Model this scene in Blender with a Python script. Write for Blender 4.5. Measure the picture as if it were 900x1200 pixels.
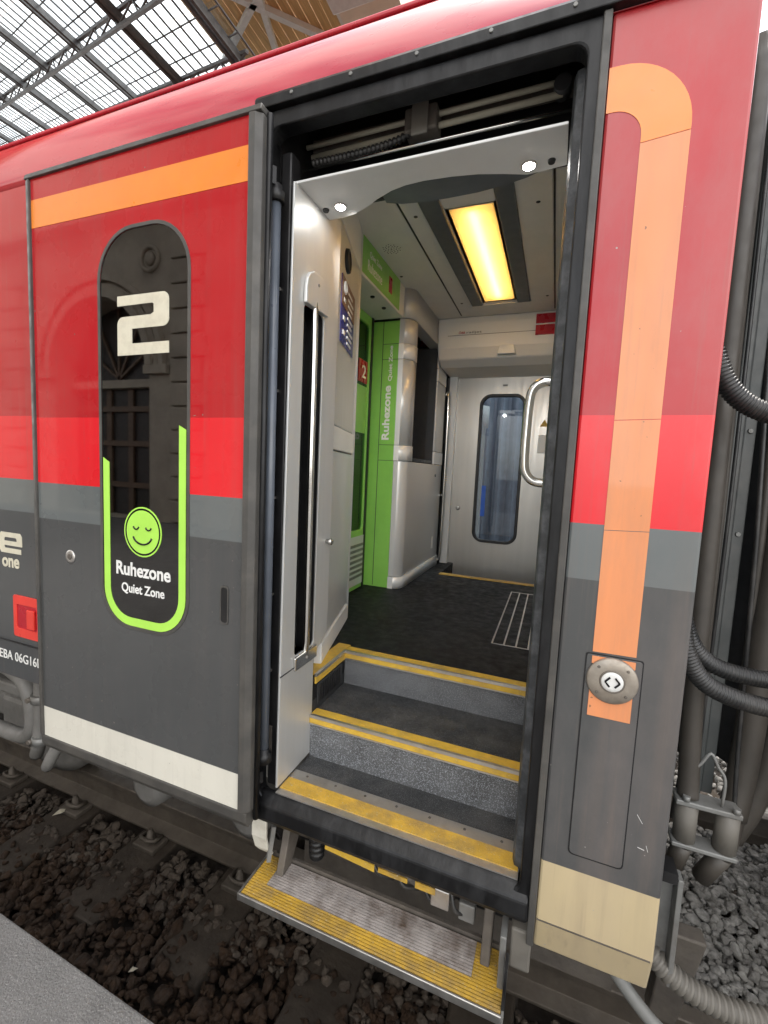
import bpy, bmesh, math, random
import numpy as np
from mathutils import Matrix, Vector
R = math.radians
random.seed(7)
scene = bpy.context.scene
for o in list(bpy.data.objects): bpy.data.objects.remove(o)
COL = scene.collection

# ------------------------------------------------------------------ camera
cam_d = bpy.data.cameras.new('camera'); cam = bpy.data.objects.new('camera', cam_d); COL.objects.link(cam)
YAW, PITCH, ROLL = -.36599, .09307, .0467
fw = Vector((math.sin(YAW)*math.cos(PITCH), math.cos(YAW)*math.cos(PITCH), -math.sin(PITCH)))
rt = Vector((math.cos(YAW), -math.sin(YAW), 0)); up = rt.cross(fw)
cr, sr = math.cos(ROLL), math.sin(ROLL)
rt2 = cr*rt + sr*up; up2 = -sr*rt + cr*up
m3 = Matrix((rt2, up2, -fw)).transposed()
cam.matrix_world = Matrix.Translation((0, -1.2, 2.06)) @ m3.to_4x4()
cam_d.sensor_fit = 'VERTICAL'; cam_d.sensor_height = 24; cam_d.lens = 24*516.3/1200
cam_d.clip_start = .02; cam_d.clip_end = 2000
scene.camera = cam

# ------------------------------------------------------------------ sky, sun, exposure
SUN_EL, SUN_AZ = 58, 35      # azimuth measured clockwise from +Y
world = bpy.data.worlds.new('World'); scene.world = world; world.use_nodes = True
wt = world.node_tree; wt.nodes.clear()
sky = wt.nodes.new('ShaderNodeTexSky'); sky.sky_type = 'NISHITA'; sky.sun_disc = False
sky.sun_elevation = R(SUN_EL); sky.sun_rotation = R(SUN_AZ); sky.dust_density = 2.0
tc = wt.nodes.new('ShaderNodeTexCoord'); ns = wt.nodes.new('ShaderNodeTexNoise')
ns.inputs['Scale'].default_value = 2.2; ns.inputs['Detail'].default_value = 6; ns.inputs['Roughness'].default_value = .55
rp = wt.nodes.new('ShaderNodeValToRGB'); rp.color_ramp.elements[0].position = .38; rp.color_ramp.elements[1].position = .56
mx = wt.nodes.new('ShaderNodeMix'); mx.data_type = 'RGBA'; mx.inputs[7].default_value = (10.2, 9.95, 9.6, 1)
bg = wt.nodes.new('ShaderNodeBackground'); bg.inputs['Strength'].default_value = .13
ow = wt.nodes.new('ShaderNodeOutputWorld')
wt.links.new(tc.outputs['Generated'], ns.inputs['Vector']); wt.links.new(ns.outputs['Fac'], rp.inputs['Fac'])
wt.links.new(rp.outputs['Color'], mx.inputs[0]); wt.links.new(sky.outputs['Color'], mx.inputs[6])
wt.links.new(mx.outputs[2], bg.inputs['Color']); wt.links.new(bg.outputs[0], ow.inputs['Surface'])
sd = bpy.data.lights.new('sun', 'SUN'); sd.energy = 1.2; sd.angle = R(14); sd.color = (1, .95, .87)
sun = bpy.data.objects.new('sun', sd); COL.objects.link(sun)
sdir = Vector((math.sin(R(SUN_AZ))*math.cos(R(SUN_EL)), math.cos(R(SUN_AZ))*math.cos(R(SUN_EL)), math.sin(R(SUN_EL))))
sun.rotation_euler = sdir.to_track_quat('Z', 'Y').to_euler(); sun.location = (3, 12, 20)
scene.view_settings.view_transform = 'Standard'; scene.view_settings.look = 'None'
scene.view_settings.exposure = 1.44; scene.view_settings.gamma = 1
scene.view_settings.use_curve_mapping = False
scene.render.engine = 'CYCLES'
scene.cycles.max_bounces = 9; scene.cycles.diffuse_bounces = 5; scene.cycles.transparent_max_bounces = 12

# ------------------------------------------------------------------ materials
MATS = {}
def nd(t, kind, **kw):
    n = t.nodes.new('ShaderNode'+kind)
    for k, v in kw.items(): n.inputs[k].default_value = v
    return n
def mat(name, col, rough=.5, metal=0, coat=0, var=.12, vscale=9, bump=0, bscale=60, spec=.5, dirt=None, dirt_amt=.0, dscale=3,
        coat_rough=.05, stretch=None, rvar=.12, ramp=None, speck=None, streak=None, chips=None):
    """procedural Principled: mottled colour, uneven gloss, fine relief, optional dirt, livery ramp by height, specks"""
    m = bpy.data.materials.new(name); m.use_nodes = True; MATS[name] = m
    t = m.node_tree; b = t.nodes['Principled BSDF']; L = t.links.new
    tcn = t.nodes.new('ShaderNodeTexCoord'); mp = t.nodes.new('ShaderNodeMapping')
    if stretch: mp.inputs['Scale'].default_value = stretch
    L(tcn.outputs['Object'], mp.inputs['Vector'])
    n1 = nd(t, 'TexNoise', Scale=vscale, Detail=6, Roughness=.6); L(mp.outputs[0], n1.inputs['Vector'])
    if ramp:
        sx = t.nodes.new('ShaderNodeSeparateXYZ'); L(tcn.outputs['Object'], sx.inputs[0])
        mr = nd(t, 'MapRange', **{'From Min': 0., 'From Max': 4.}); L(sx.outputs['Z'], mr.inputs['Value'])
        cr_ = t.nodes.new('ShaderNodeValToRGB'); cr_.color_ramp.interpolation = 'CONSTANT'
        e = cr_.color_ramp.elements
        e[0].position = 0; e[0].color = (*ramp[0][1], 1); e[1].position = ramp[1][0]/4; e[1].color = (*ramp[1][1], 1)
        for z, c in ramp[2:]:
            q = e.new(z/4); q.color = (*c, 1)
        L(mr.outputs[0], cr_.inputs[0]); csrc = cr_.outputs[0]
    else:
        rgb = t.nodes.new('ShaderNodeRGB'); rgb.outputs[0].default_value = (*col, 1); csrc = rgb.outputs[0]
    v = nd(t, 'MapRange', **{'From Min': .3, 'From Max': .7, 'To Min': 1-var, 'To Max': 1+var}); L(n1.outputs['Fac'], v.inputs['Value'])
    hs = t.nodes.new('ShaderNodeHueSaturation'); L(csrc, hs.inputs['Color']); L(v.outputs[0], hs.inputs['Value'])
    cur = hs.outputs[0]
    if dirt:
        n2 = nd(t, 'TexNoise', Scale=dscale, Detail=9, Roughness=.68); L(mp.outputs[0], n2.inputs['Vector'])
        dr = nd(t, 'MapRange', **{'From Min': .45, 'From Max': .72, 'To Min': 0., 'To Max': dirt_amt}); L(n2.outputs['Fac'], dr.inputs['Value'])
        mxn = t.nodes.new('ShaderNodeMix'); mxn.data_type = 'RGBA'; mxn.inputs[7].default_value = (*dirt, 1)
        L(dr.outputs[0], mxn.inputs[0]); L(cur, mxn.inputs[6]); cur = mxn.outputs[2]
    if speck:
        sc, scol, thr = speck
        vo = nd(t, 'TexNoise', Scale=sc, Detail=2, Roughness=.7); L(tcn.outputs['Object'], vo.inputs['Vector'])
        vr = nd(t, 'MapRange', **{'From Min': thr, 'From Max': thr+.06}); L(vo.outputs['Fac'], vr.inputs['Value'])
        mxs = t.nodes.new('ShaderNodeMix'); mxs.data_type = 'RGBA'; mxs.inputs[7].default_value = (*scol, 1)
        L(vr.outputs[0], mxs.inputs[0]); L(cur, mxs.inputs[6]); cur = mxs.outputs[2]
    if streak:      # run-down dirt left by rain and washing
        for sc_, thr_, amt_ in ((42, .56, streak[1]), (11, .55, streak[1]*.8)):
            ms_ = t.nodes.new('ShaderNodeMapping'); ms_.inputs['Scale'].default_value = (sc_, sc_, sc_*.035); L(tcn.outputs['Object'], ms_.inputs['Vector'])
            n4 = nd(t, 'TexNoise', Scale=1, Detail=5, Roughness=.6); L(ms_.outputs[0], n4.inputs['Vector'])
            r4 = nd(t, 'MapRange', **{'From Min': thr_, 'From Max': thr_+.2, 'To Min': 0., 'To Max': amt_}); L(n4.outputs['Fac'], r4.inputs['Value'])
            m4 = t.nodes.new('ShaderNodeMix'); m4.data_type = 'RGBA'; m4.inputs[7].default_value = (*streak[0], 1)
            L(r4.outputs[0], m4.inputs[0]); L(cur, m4.inputs[6]); cur = m4.outputs[2]
    if chips:       # small nicks and fly spots
        n5 = nd(t, 'TexNoise', Scale=chips[1], Detail=1); L(tcn.outputs['Object'], n5.inputs['Vector'])
        r5 = nd(t, 'MapRange', **{'From Min': chips[2], 'From Max': chips[2]+.02}); L(n5.outputs['Fac'], r5.inputs['Value'])
        m5 = t.nodes.new('ShaderNodeMix'); m5.data_type = 'RGBA'; m5.inputs[7].default_value = (*chips[0], 1)
        L(r5.outputs[0], m5.inputs[0]); L(cur, m5.inputs[6]); cur = m5.outputs[2]
    L(cur, b.inputs['Base Color'])
    rr = nd(t, 'MapRange', **{'From Min': .3, 'From Max': .7, 'To Min': max(.02, rough-rvar*rough*2), 'To Max': min(1, rough+rvar*rough*2)})
    n3 = nd(t, 'TexNoise', Scale=vscale*2.7, Detail=5); L(mp.outputs[0], n3.inputs['Vector']); L(n3.outputs['Fac'], rr.inputs['Value'])
    L(rr.outputs[0], b.inputs['Roughness'])
    b.inputs['Metallic'].default_value = metal; b.inputs['Specular IOR Level'].default_value = spec
    if coat: b.inputs['Coat Weight'].default_value = coat; b.inputs['Coat Roughness'].default_value = coat_rough
    if bump:
        nb = nd(t, 'TexNoise', Scale=bscale, Detail=4); L(mp.outputs[0], nb.inputs['Vector'])
        bp = nd(t, 'Bump', Strength=bump, Distance=.01); L(nb.outputs['Fac'], bp.inputs['Height']); L(bp.outputs[0], b.inputs['Normal'])
    return m
def emit(name, col, s):
    m = bpy.data.materials.new(name); m.use_nodes = True; t = m.node_tree; t.nodes.clear()
    e = nd(t, 'Emission', Strength=s); e.inputs[0].default_value = (*col, 1); o = t.nodes.new('ShaderNodeOutputMaterial')
    t.links.new(e.outputs[0], o.inputs[0]); MATS[name] = m; return m
def glassm(name, tint, fac, rough=.02):
    """thin pane: tinted see-through sheet under a mirror-like surface"""
    m = bpy.data.materials.new(name); m.use_nodes = True; t = m.node_tree; t.nodes.clear(); L = t.links.new
    tr = t.nodes.new('ShaderNodeBsdfTransparent'); tr.inputs[0].default_value = (*tint, 1)
    gl = nd(t, 'BsdfGlossy', Roughness=rough); gl.inputs[0].default_value = (.95, .95, .95, 1)
    lw = nd(t, 'LayerWeight', Blend=.5); pw = nd(t, 'Math'); pw.operation = 'POWER'; pw.inputs[1].default_value = 5; L(lw.outputs['Facing'], pw.inputs[0])
    ad = nd(t, 'Math'); ad.operation = 'MULTIPLY_ADD'; ad.inputs[1].default_value = 1-fac; ad.inputs[2].default_value = fac; L(pw.outputs[0], ad.inputs[0])
    ms = t.nodes.new('ShaderNodeMixShader'); L(ad.outputs[0], ms.inputs[0]); L(tr.outputs[0], ms.inputs[1]); L(gl.outputs[0], ms.inputs[2])
    o = t.nodes.new('ShaderNodeOutputMaterial'); L(ms.outputs[0], o.inputs[0]); MATS[name] = m; return m

DRED, BRED, LGR, DGR, CREAM = (.44, .007, .013), (.72, .011, .02), (.125, .138, .138), (.064, .066, .066), (.68, .655, .57)
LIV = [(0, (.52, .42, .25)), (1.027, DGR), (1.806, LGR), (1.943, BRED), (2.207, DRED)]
LIVD = [(0, CREAM), (1.027, DGR), (1.803, LGR), (1.938, BRED), (2.2, DRED)]
LIVL = [(0, (.05, .053, .055)), (1.22, DGR), (1.806, LGR), (1.943, BRED), (2.207, DRED)]
mat('livery_door', DRED, .28, coat=1, ramp=LIVD, var=.05, vscale=3, rvar=.05, spec=.15, bump=.01, bscale=1.6, coat_rough=.03, streak=((.16, .13, .115), .16), chips=((.2, .17, .15), 75, .80))
mat('livery_left', DRED, .3, coat=1, ramp=LIVL, var=.04, vscale=3, rvar=.05, spec=.15, bump=.008, bscale=3, streak=((.18, .14, .12), .2))
mat('livery_right', DRED, .42, spec=.2, coat=1, ramp=LIV, var=.08, vscale=4, dirt=(.33, .27, .25), dirt_amt=.3, dscale=1.6, coat_rough=.3, bump=.02, bscale=2.5, stretch=(1, 1, .5), streak=((.20, .15, .12), .3), chips=((.36, .33, .3), 70, .79))  # pale mottling stands for the panel's milky sky reflection; streaks are grime
mat('roof_paint', (.40, .010, .016), .3, spec=.2, coat=1, var=.06, dirt=(.3, .24, .2), dirt_amt=.1, bump=.04, bscale=2.2, coat_rough=.08, stretch=(.35, 1, 1))
mat('orange', (.86, .24, .02), .35, coat=.7, var=.05, dirt=(.3, .12, .04), dirt_amt=.12, dscale=14, chips=((.4, .14, .03), 75, .80))
mat('orange_faded_haze', (.74, .275, .11), .42, streak=((.38, .2, .12), .3), chips=((.3, .14, .07), 85, .77), coat=.4, var=.06, dirt=(.33, .2, .14), dirt_amt=.28, dscale=11, stretch=(1, 1, .25))  # faded orange, paled further to stand for the panel's reflection haze
mat('door_edge', (.062, .059, .054), .5, var=.15, dirt=(.2, .18, .15), dirt_amt=.25, dscale=8)
mat('rubber', (.005, .005, .0055), .4, spec=.35, var=.3, dirt=(.06, .062, .065), dirt_amt=.25, dscale=18, bump=.15, bscale=40, stretch=(1, 1, .3))
mat('rubber_grey', (.035, .038, .041), .42, var=.25, dirt=(.20, .21, .22), dirt_amt=.5, dscale=16, bump=.2, bscale=60)
mat('black', (.008, .008, .009), .45, var=.3, dirt=(.06, .055, .05), dirt_amt=.3)
mat('dark_plastic', (.035, .036, .038), .45, var=.15)
mat('column_paint', (.10, .115, .14), .35, var=.15, coat=.3)
mat('steel', (.64, .64, .625), .45, metal=.6, var=.03, vscale=3, stretch=(6, 6, .3), rvar=.08, bump=.015, bscale=90)
mat('steel_dark', (.46, .445, .415), .38, metal=.8, var=.04, vscale=3, stretch=(6, 6, .3), rvar=.08)
mat('steel_bright', (.68, .67, .64), .16, metal=1, var=.06)
mat('panel_grey', (.58, .59, .585), .36, metal=.25, coat=.2, var=.03, vscale=3, rvar=.05)
mat('panel_light', (.72, .715, .69), .42, var=.03, vscale=4, rvar=.05)
mat('header_grey', (.70, .70, .69), .4, var=.04, dirt=(.4, .38, .34), dirt_amt=.1)
mat('cabinet_silver', (.58, .58, .57), .38, metal=.3, var=.02, vscale=2, rvar=.02)
mat('cabinet_trim', (.72, .72, .71), .38, metal=.2, var=.02, vscale=2, rvar=.02)
mat('ceiling_grey', (.66, .665, .655), .5, var=.04)
mat('lamp_side', (.10, .11, .115), .4, var=.1)
mat('green', (.24, .55, .095), .4, coat=.3, var=.05)
mat('green_sticker', (.42, .78, .10), .4, var=.05)
mat('film_black', (.004, .004, .005), .08, var=.2)
mat('white_print', (.78, .78, .75), .45, var=.04)
mat('cream_print', (.66, .62, .49), .45, var=.06, dirt=(.35, .3, .22), dirt_amt=.3, dscale=30)
mat('floor_black', (.008, .008, .009), .6, spec=.3, var=.25, dirt=(.035, .035, .036), dirt_amt=.35, dscale=6, bump=.25, bscale=180)
mat('tread', (.03, .031, .032), .5, var=.3, bump=.5, bscale=260, speck=(520, (.26, .27, .28), .60), dirt=(.11, .10, .09), dirt_amt=.45, dscale=9)
mat('riser', (.095, .097, .10), .5, var=.3, bump=.4, bscale=260, speck=(300, (.30, .32, .345), .55), dirt=(.045, .043, .04), dirt_amt=.35, dscale=5)
mat('yellow', (.62, .39, .045), .5, var=.12, vscale=20, dirt=(.24, .17, .08), dirt_amt=.6, dscale=13, bump=.2, bscale=200, speck=(120, (.55, .45, .25), .66))
mat('yellow_worn', (.56, .34, .045), .5, var=.2, vscale=25, dirt=(.20, .15, .09), dirt_amt=.85, dscale=11, bump=.2, bscale=200, speck=(140, (.50, .42, .28), .64))
mat('alu', (.58, .56, .53), .38, metal=.9, var=.12, dirt=(.25, .22, .2), dirt_amt=.5, dscale=18)
mat('alu_worn', (.52, .47, .44), .5, metal=.3, var=.2, vscale=18, dirt=(.12, .075, .045), dirt_amt=.9, dscale=11)
mat('iron_dirty', (.12, .105, .09), .6, metal=.3, var=.3, dirt=(.22, .19, .15), dirt_amt=.5, dscale=8, bump=.2, bscale=40)
mat('iron_grey', (.22, .22, .21), .5, metal=.3, var=.2, dirt=(.12, .10, .08), dirt_amt=.5, dscale=8)
mat('bogie_grey', (.17, .165, .155), .55, var=.2, dirt=(.10, .09, .075), dirt_amt=.6, dscale=5)
mat('cream_skirt', CREAM, .5, var=.1, dirt=(.2, .16, .10), dirt_amt=.6, dscale=6)
mat('hose_black', (.022, .022, .022), .36, var=.25, dirt=(.12, .11, .10), dirt_amt=.35, dscale=12)
mat('hose_brown', (.06, .052, .043), .5, var=.2, dirt=(.05, .045, .04), dirt_amt=.5, dscale=5)
mat('hose_dusty', (.15, .138, .118), .6, var=.2, dirt=(.09, .08, .07), dirt_amt=.5, dscale=9)
mat('cable_grey', (.17, .17, .16), .5, var=.15, dirt=(.12, .11, .10), dirt_amt=.4)
mat('bellows', (.03, .031, .032), .6, var=.25, dirt=(.09, .085, .08), dirt_amt=.4)
mat('sleeve_grey', (.09, .088, .082), .5, var=.25, dirt=(.04, .035, .03), dirt_amt=.6, dscale=12)
mat('gangway_plate', (.065, .07, .068), .45, var=.2, dirt=(.14, .13, .12), dirt_amt=.4, dscale=6)
mat('button_metal', (.36, .32, .27), .45, metal=.6, var=.15, vscale=30, dirt=(.2, .16, .12), dirt_amt=.5, dscale=14)
mat('red_plastic', (.72, .05, .035), .35, var=.06)
mat('red_sign', (.42, .008, .02), .3, var=.08)
mat('sign_brown', (.22, .10, .05), .35, var=.1)
mat('sign_blue', (.012, .012, .20), .3, var=.1)
mat('blue_plastic', (.01, .10, .55), .4, var=.05)
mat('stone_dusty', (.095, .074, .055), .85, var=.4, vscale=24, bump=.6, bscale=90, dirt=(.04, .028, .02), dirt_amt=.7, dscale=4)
mat('stone_grey', (.30, .29, .27), .85, var=.4, vscale=24, bump=.6, bscale=90, dirt=(.06, .05, .04), dirt_amt=.6, dscale=5)  # grey stone, paled further to stand for daylight falling at the carriage end
mat('stone_brown', (.042, .022, .010), .85, var=.45, vscale=24, bump=.6, bscale=90, dirt=(.03, .02, .013), dirt_amt=.7, dscale=4)  # brown stone, tone lowered further to stand for deep shade by the platform
mat('earth', (.04, .03, .022), .95, var=.4, bump=.8, bscale=40)
mat('sleeper', (.055, .042, .03), .85, var=.25, dirt=(.035, .025, .017), dirt_amt=.8, dscale=4, bump=.4, bscale=50)
mat('rail_side', (.135, .115, .093), .6, metal=.3, var=.3, dirt=(.16, .13, .10), dirt_amt=.5, bump=.2, bscale=40)
mat('concrete', (.17, .165, .158), .85, var=.12, vscale=14, bump=.6, bscale=150, speck=(230, (.30, .29, .28), .60), dirt=(.08, .075, .07), dirt_amt=.6, dscale=3)
mat('belt', (.46, .43, .34), .6, var=.15, dirt=(.12, .11, .09), dirt_amt=.5, dscale=9)
mat('paper', (.55, .50, .38), .8, var=.1)
mat('roof_steel', (.115, .11, .105), .55, var=.2, metal=.2)
mat('roof_rust', (.22, .13, .10), .7, var=.2)
mat('timber', (.60, .38, .16), .7, var=.2, vscale=5, stretch=(4, .4, 4))
mat('white_paint', (.66, .65, .60), .6, var=.08)
mat('facade', (.50, .44, .35), .8, var=.12, vscale=2, bump=.3, bscale=30, dirt=(.2, .17, .14), dirt_amt=.5, dscale=1.2)
mat('facade_wood', (.16, .10, .06), .5, var=.2)
mat('facade_dark', (.05, .043, .037), .5, var=.2)
mat('cream_render', (.74, .65, .50), .8, var=.08, vscale=2)
mat('corrugated', (.30, .34, .39), .4, var=.15, metal=.3)
mat('saloon', (.12, .12, .12), .7, var=.1)
emit('lamp_warm', (1, .60, .20), 11)
emit('led', (1, .97, .93), 40)
glassm('door_glass', (.17, .15, .14), .115)
glassm('saloon_glass', (.3, .55, .25), .05)
glassm('far_glass', (.5, .56, .6), .04)
glassm('roof_glass', (.90, .94, .97), .04)
def diffuser(name, col):
    m = bpy.data.materials.new(name); m.use_nodes = True; t = m.node_tree; t.nodes.clear(); L = t.links.new
    a = t.nodes.new('ShaderNodeBsdfTranslucent'); a.inputs[0].default_value = (*col, 1)
    g = nd(t, 'BsdfGlossy', Roughness=.25); s = t.nodes.new('ShaderNodeMixShader'); s.inputs[0].default_value = .04
    o = t.nodes.new('ShaderNodeOutputMaterial'); L(a.outputs[0], s.inputs[1]); L(g.outputs[0], s.inputs[2]); L(s.outputs[0], o.inputs[0]); MATS[name] = m
diffuser('lamp_diffuser', (.95, .88, .70))

# ------------------------------------------------------------------ mesh builder
class MB:
    def __init__(s): s.v = []; s.f = []; s.sm = []
    def add(s, vs, fs, smooth=False):
        b = len(s.v); s.v += [tuple(p) for p in vs]
        for f in fs: s.f.append(tuple(b+i for i in f)); s.sm.append(smooth)
        return s
    def box(s, x0, x1, y0, y1, z0, z1):
        vs = [(x, y, z) for x in (x0, x1) for y in (y0, y1) for z in (z0, z1)]
        return s.add(vs, [(0, 1, 3, 2), (4, 6, 7, 5), (0, 4, 5, 1), (2, 3, 7, 6), (0, 2, 6, 4), (1, 5, 7, 3)])
    def bar(s, a, b, w, h):
        """square bar from a to b"""
        a = Vector(a); b = Vector(b); d = (b-a).normalized()
        u = d.cross(Vector((0, 0, 1)));  u = u.normalized() if u.length > 1e-4 else Vector((1, 0, 0)); n = u.cross(d)
        vs = []
        for p in (a, b):
            for i, j in ((-1, -1), (1, -1), (1, 1), (-1, 1)): vs.append(p + u*w/2*i + n*h/2*j)
        return s.add(vs, [(0, 1, 2, 3), (7, 6, 5, 4), (0, 4, 5, 1), (1, 5, 6, 2), (2, 6, 7, 3), (3, 7, 4, 0)])
    def ext(s, prof, axis, a, b, smooth=False):
        """closed 2D outline extruded along an axis; x: (y,z) y: (x,z) z: (x,y)"""
        def P(p, t): return {'x': (t, p[0], p[1]), 'y': (p[0], t, p[1]), 'z': (p[0], p[1], t)}[axis]
        n = len(prof); vs = [P(p, a) for p in prof]+[P(p, b) for p in prof]
        s.add(vs, [(i, (i+1) % n, n+(i+1) % n, n+i) for i in range(n)], smooth)
        bs = len(s.v)-2*n
        s.f.append(tuple(bs+i for i in range(n))); s.sm.append(False)
        s.f.append(tuple(bs+n+i for i in reversed(range(n)))); s.sm.append(False)
        return s
    def tube(s, path, r, n=12, closed=False, cap=True):
        path = [Vector(p) for p in path]; m = len(path); rr = r if isinstance(r, (list, tuple)) else [r]*m
        prev = None; vs = []
        for i, p in enumerate(path):
            if closed: d = path[(i+1) % m]-path[i-1]
            else: d = path[min(i+1, m-1)]-path[max(i-1, 0)]
            d.normalize()
            if prev is None:
                u = d.cross(Vector((0, 0, 1)))
                if u.length < 1e-3: u = d.cross(Vector((0, 1, 0)))
            else: u = prev - d*prev.dot(d)
            u.normalize(); prev = u; w = d.cross(u)
            for k in range(n):
                a = 2*math.pi*k/n; vs.append(p+(u*math.cos(a)+w*math.sin(a))*rr[i])
        fs = []
        for i in range(m if closed else m-1):
            j = (i+1) % m
            for k in range(n): fs.append((i*n+k, i*n+(k+1) % n, j*n+(k+1) % n, j*n+k))
        s.add(vs, fs, True)
        if cap and not closed:
            b = len(s.v)-len(vs); s.f += [tuple(b+k for k in reversed(range(n))), tuple(b+(m-1)*n+k for k in range(n))]; s.sm += [False, False]
        return s
    def lathe(s, c, axis, prof, n=24):
        """profile (radius, along) about an axis through c"""
        ax = {'x': (Vector((1, 0, 0)), Vector((0, 1, 0)), Vector((0, 0, 1))), 'y': (Vector((0, 1, 0)), Vector((0, 0, 1)), Vector((1, 0, 0))), 'z': (Vector((0, 0, 1)), Vector((1, 0, 0)), Vector((0, 1, 0)))}[axis]
        c = Vector(c); vs = []
        for r, t in prof:
            for k in range(n):
                a = 2*math.pi*k/n; vs.append(c+ax[0]*t+(ax[1]*math.cos(a)+ax[2]*math.sin(a))*max(r, 1e-4))
        fs = [(i*n+k, i*n+(k+1) % n, (i+1)*n+(k+1) % n, (i+1)*n+k) for i in range(len(prof)-1) for k in range(n)]
        s.add(vs, fs, True)
        b = len(s.v)-len(vs); s.f += [tuple(b+k for k in reversed(range(n))), tuple(b+(len(prof)-1)*n+k for k in range(n))]; s.sm += [False, False]
        return s
    def mesh(s, name):
        me = bpy.data.meshes.new(name); me.from_pydata(s.v, [], s.f); me.update()
        bm = bmesh.new(); bm.from_mesh(me); bmesh.ops.recalc_face_normals(bm, faces=bm.faces); bm.to_mesh(me); bm.free()
        me.polygons.foreach_set('use_smooth', s.sm); return me
def rrect(x0, x1, z0, z1, r, n=7, rb=None):
    rb = r if rb is None else rb; pts = []
    for cx, cz, a0, q in ((x1-r, z1-r, 0, r), (x0+r, z1-r, 90, r), (x0+rb, z0+rb, 180, rb), (x1-rb, z0+rb, 270, rb)):
        for k in range(n+1):
            a = R(a0+90*k/n); pts.append((cx+q*math.cos(a), cz+q*math.sin(a)))
    return pts
def plate(outer, holes, axis, a, b):
    """flat sheet with holes, extruded along an axis"""
    bm = bmesh.new(); loops = []
    for lp in [outer]+holes:
        vs = [bm.verts.new((p[0], p[1], 0)) for p in lp]
        loops.append([bm.edges.new((vs[i], vs[(i+1) % len(vs)])) for i in range(len(vs))])
    bmesh.ops.triangle_fill(bm, use_beauty=True, use_dissolve=False, edges=[e for l in loops for e in l])
    bm.verts.index_update()
    P = [v.co.copy() for v in bm.verts]; n = len(P); F = [[v.index for v in f.verts] for f in bm.faces]
    E_ = [(e.verts[0].index, e.verts[1].index) for l in loops for e in l]; bm.free()
    def Q(p, t): return {'x': (t, p[0], p[1]), 'y': (p[0], t, p[1]), 'z': (p[0], p[1], t)}[axis]
    mb = MB(); mb.add([Q(p, a) for p in P]+[Q(p, b) for p in P], F+[[i+n for i in reversed(f)] for f in F]+[(i, j, j+n, i+n) for i, j in E_])
    return mb
def link(o, parent=None):
    COL.objects.link(o)
    if parent:
        o.parent = parent; o.matrix_parent_inverse = WM[parent.name].inverted()
    return o
WM = {}
def thing(name, loc, label, cat, group=None):
    o = bpy.data.objects.new(name, None); o.location = loc; o.empty_display_size = .2; COL.objects.link(o)
    WM[o.name] = Matrix.Translation(loc); o['label'] = label; o['category'] = cat
    if group: o['group'] = group
    return o
def part(name, mb, m, parent=None, label=None, bevel=0, kind=None, seg=2):
    """one mesh object; shifted so its origin lies at its own centre while shading stays in world space when unmoved"""
    me = mb if isinstance(mb, bpy.types.Mesh) else mb.mesh(name)
    o = bpy.data.objects.new(name, me); link(o, parent); WM[o.name] = Matrix.Identity(4)
    if m and not me.materials: me.materials.append(MATS[m])
    if label: o['label'] = label
    if kind: o['kind'] = kind
    if bevel:
        bv = o.modifiers.new('bevel', 'BEVEL'); bv.width = bevel; bv.segments = seg; bv.limit_method = 'ANGLE'; bv.angle_limit = R(35)
    return o
def solo(name, mb, m, label, cat, group=None, **kw):
    o = part(name, mb, m, None, label, **kw); o['category'] = cat
    if group: o['group'] = group
    return o
def struct(name, mb, m, **kw): return part(name, mb, m, kind='structure', **kw)
def text(name, body, box, basis, m, parent, bold=.0, depth=.0012, shear=0, label=None):
    """lettering fitted to (u0,u1,v0,v1) on the plane given by basis=(origin,u,v,normal)"""
    cu = bpy.data.curves.new(name, 'FONT'); cu.body = body; cu.extrude = .02; cu.offset = bold; cu.shear = shear; cu.resolution_u = 4
    tmp = bpy.data.objects.new('tmp', cu); COL.objects.link(tmp)
    dg = bpy.context.evaluated_depsgraph_get(); me = bpy.data.meshes.new_from_object(tmp.evaluated_get(dg))
    bpy.data.objects.remove(tmp)
    xs = [v.co.x for v in me.vertices]; ys = [v.co.y for v in me.vertices]; zs = [v.co.z for v in me.vertices]
    o_, u_, v_, n_ = (Vector(q) for q in basis)
    for v in me.vertices:
        a = (v.co.x-min(xs))/(max(xs)-min(xs)); c = (v.co.y-min(ys))/(max(ys)-min(ys)); h = (v.co.z-min(zs))/(max(zs)-min(zs))
        v.co = o_+u_*(box[0]+a*(box[1]-box[0]))+v_*(box[2]+c*(box[3]-box[2]))+n_*(h*depth)
    me.materials.clear(); me.name = name
    return part(name, me, m, parent, label)
def front(y): return ((0, y, 0), (1, 0, 0), (0, 0, 1), (0, -1, 0))
def arc(c, r, a0, a1, n=8): return [(c[0]+r*math.cos(R(a0+(a1-a0)*k/n)), c[1]+r*math.sin(R(a0+(a1-a0)*k/n))) for k in range(n+1)]
def spline(pts, n=10):
    P = [Vector(p) for p in pts]; P = [P[0]*2-P[1]]+P+[P[-1]*2-P[-2]]; out = []
    for i in range(1, len(P)-2):
        for k in range(n):
            t = k/n; a, b, c, d = P[i-1:i+3]
            out.append(.5*((2*b)+(c-a)*t+(2*a-5*b+4*c-d)*t*t+(3*b-a-3*c+d)*t**3))
    out.append(P[-2]); return out
def corrugated(pts, r, pitch, amp, n=14):
    """ribbed conduit: radius swings along the path"""
    sp = spline(pts, 60); L = [0]
    for a, b in zip(sp, sp[1:]): L.append(L[-1]+(b-a).length)
    path = []; rad = []; step = pitch/4; k = 0; i = 0
    while k*step < L[-1]:
        s = k*step
        while L[i+1] < s: i += 1
        t = (s-L[i])/(L[i+1]-L[i]); path.append(sp[i].lerp(sp[i+1], t)); rad.append(r+amp*(0, .8, 1, .8)[k % 4]-amp/2); k += 1
    return MB().tube(path, rad, n)

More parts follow.
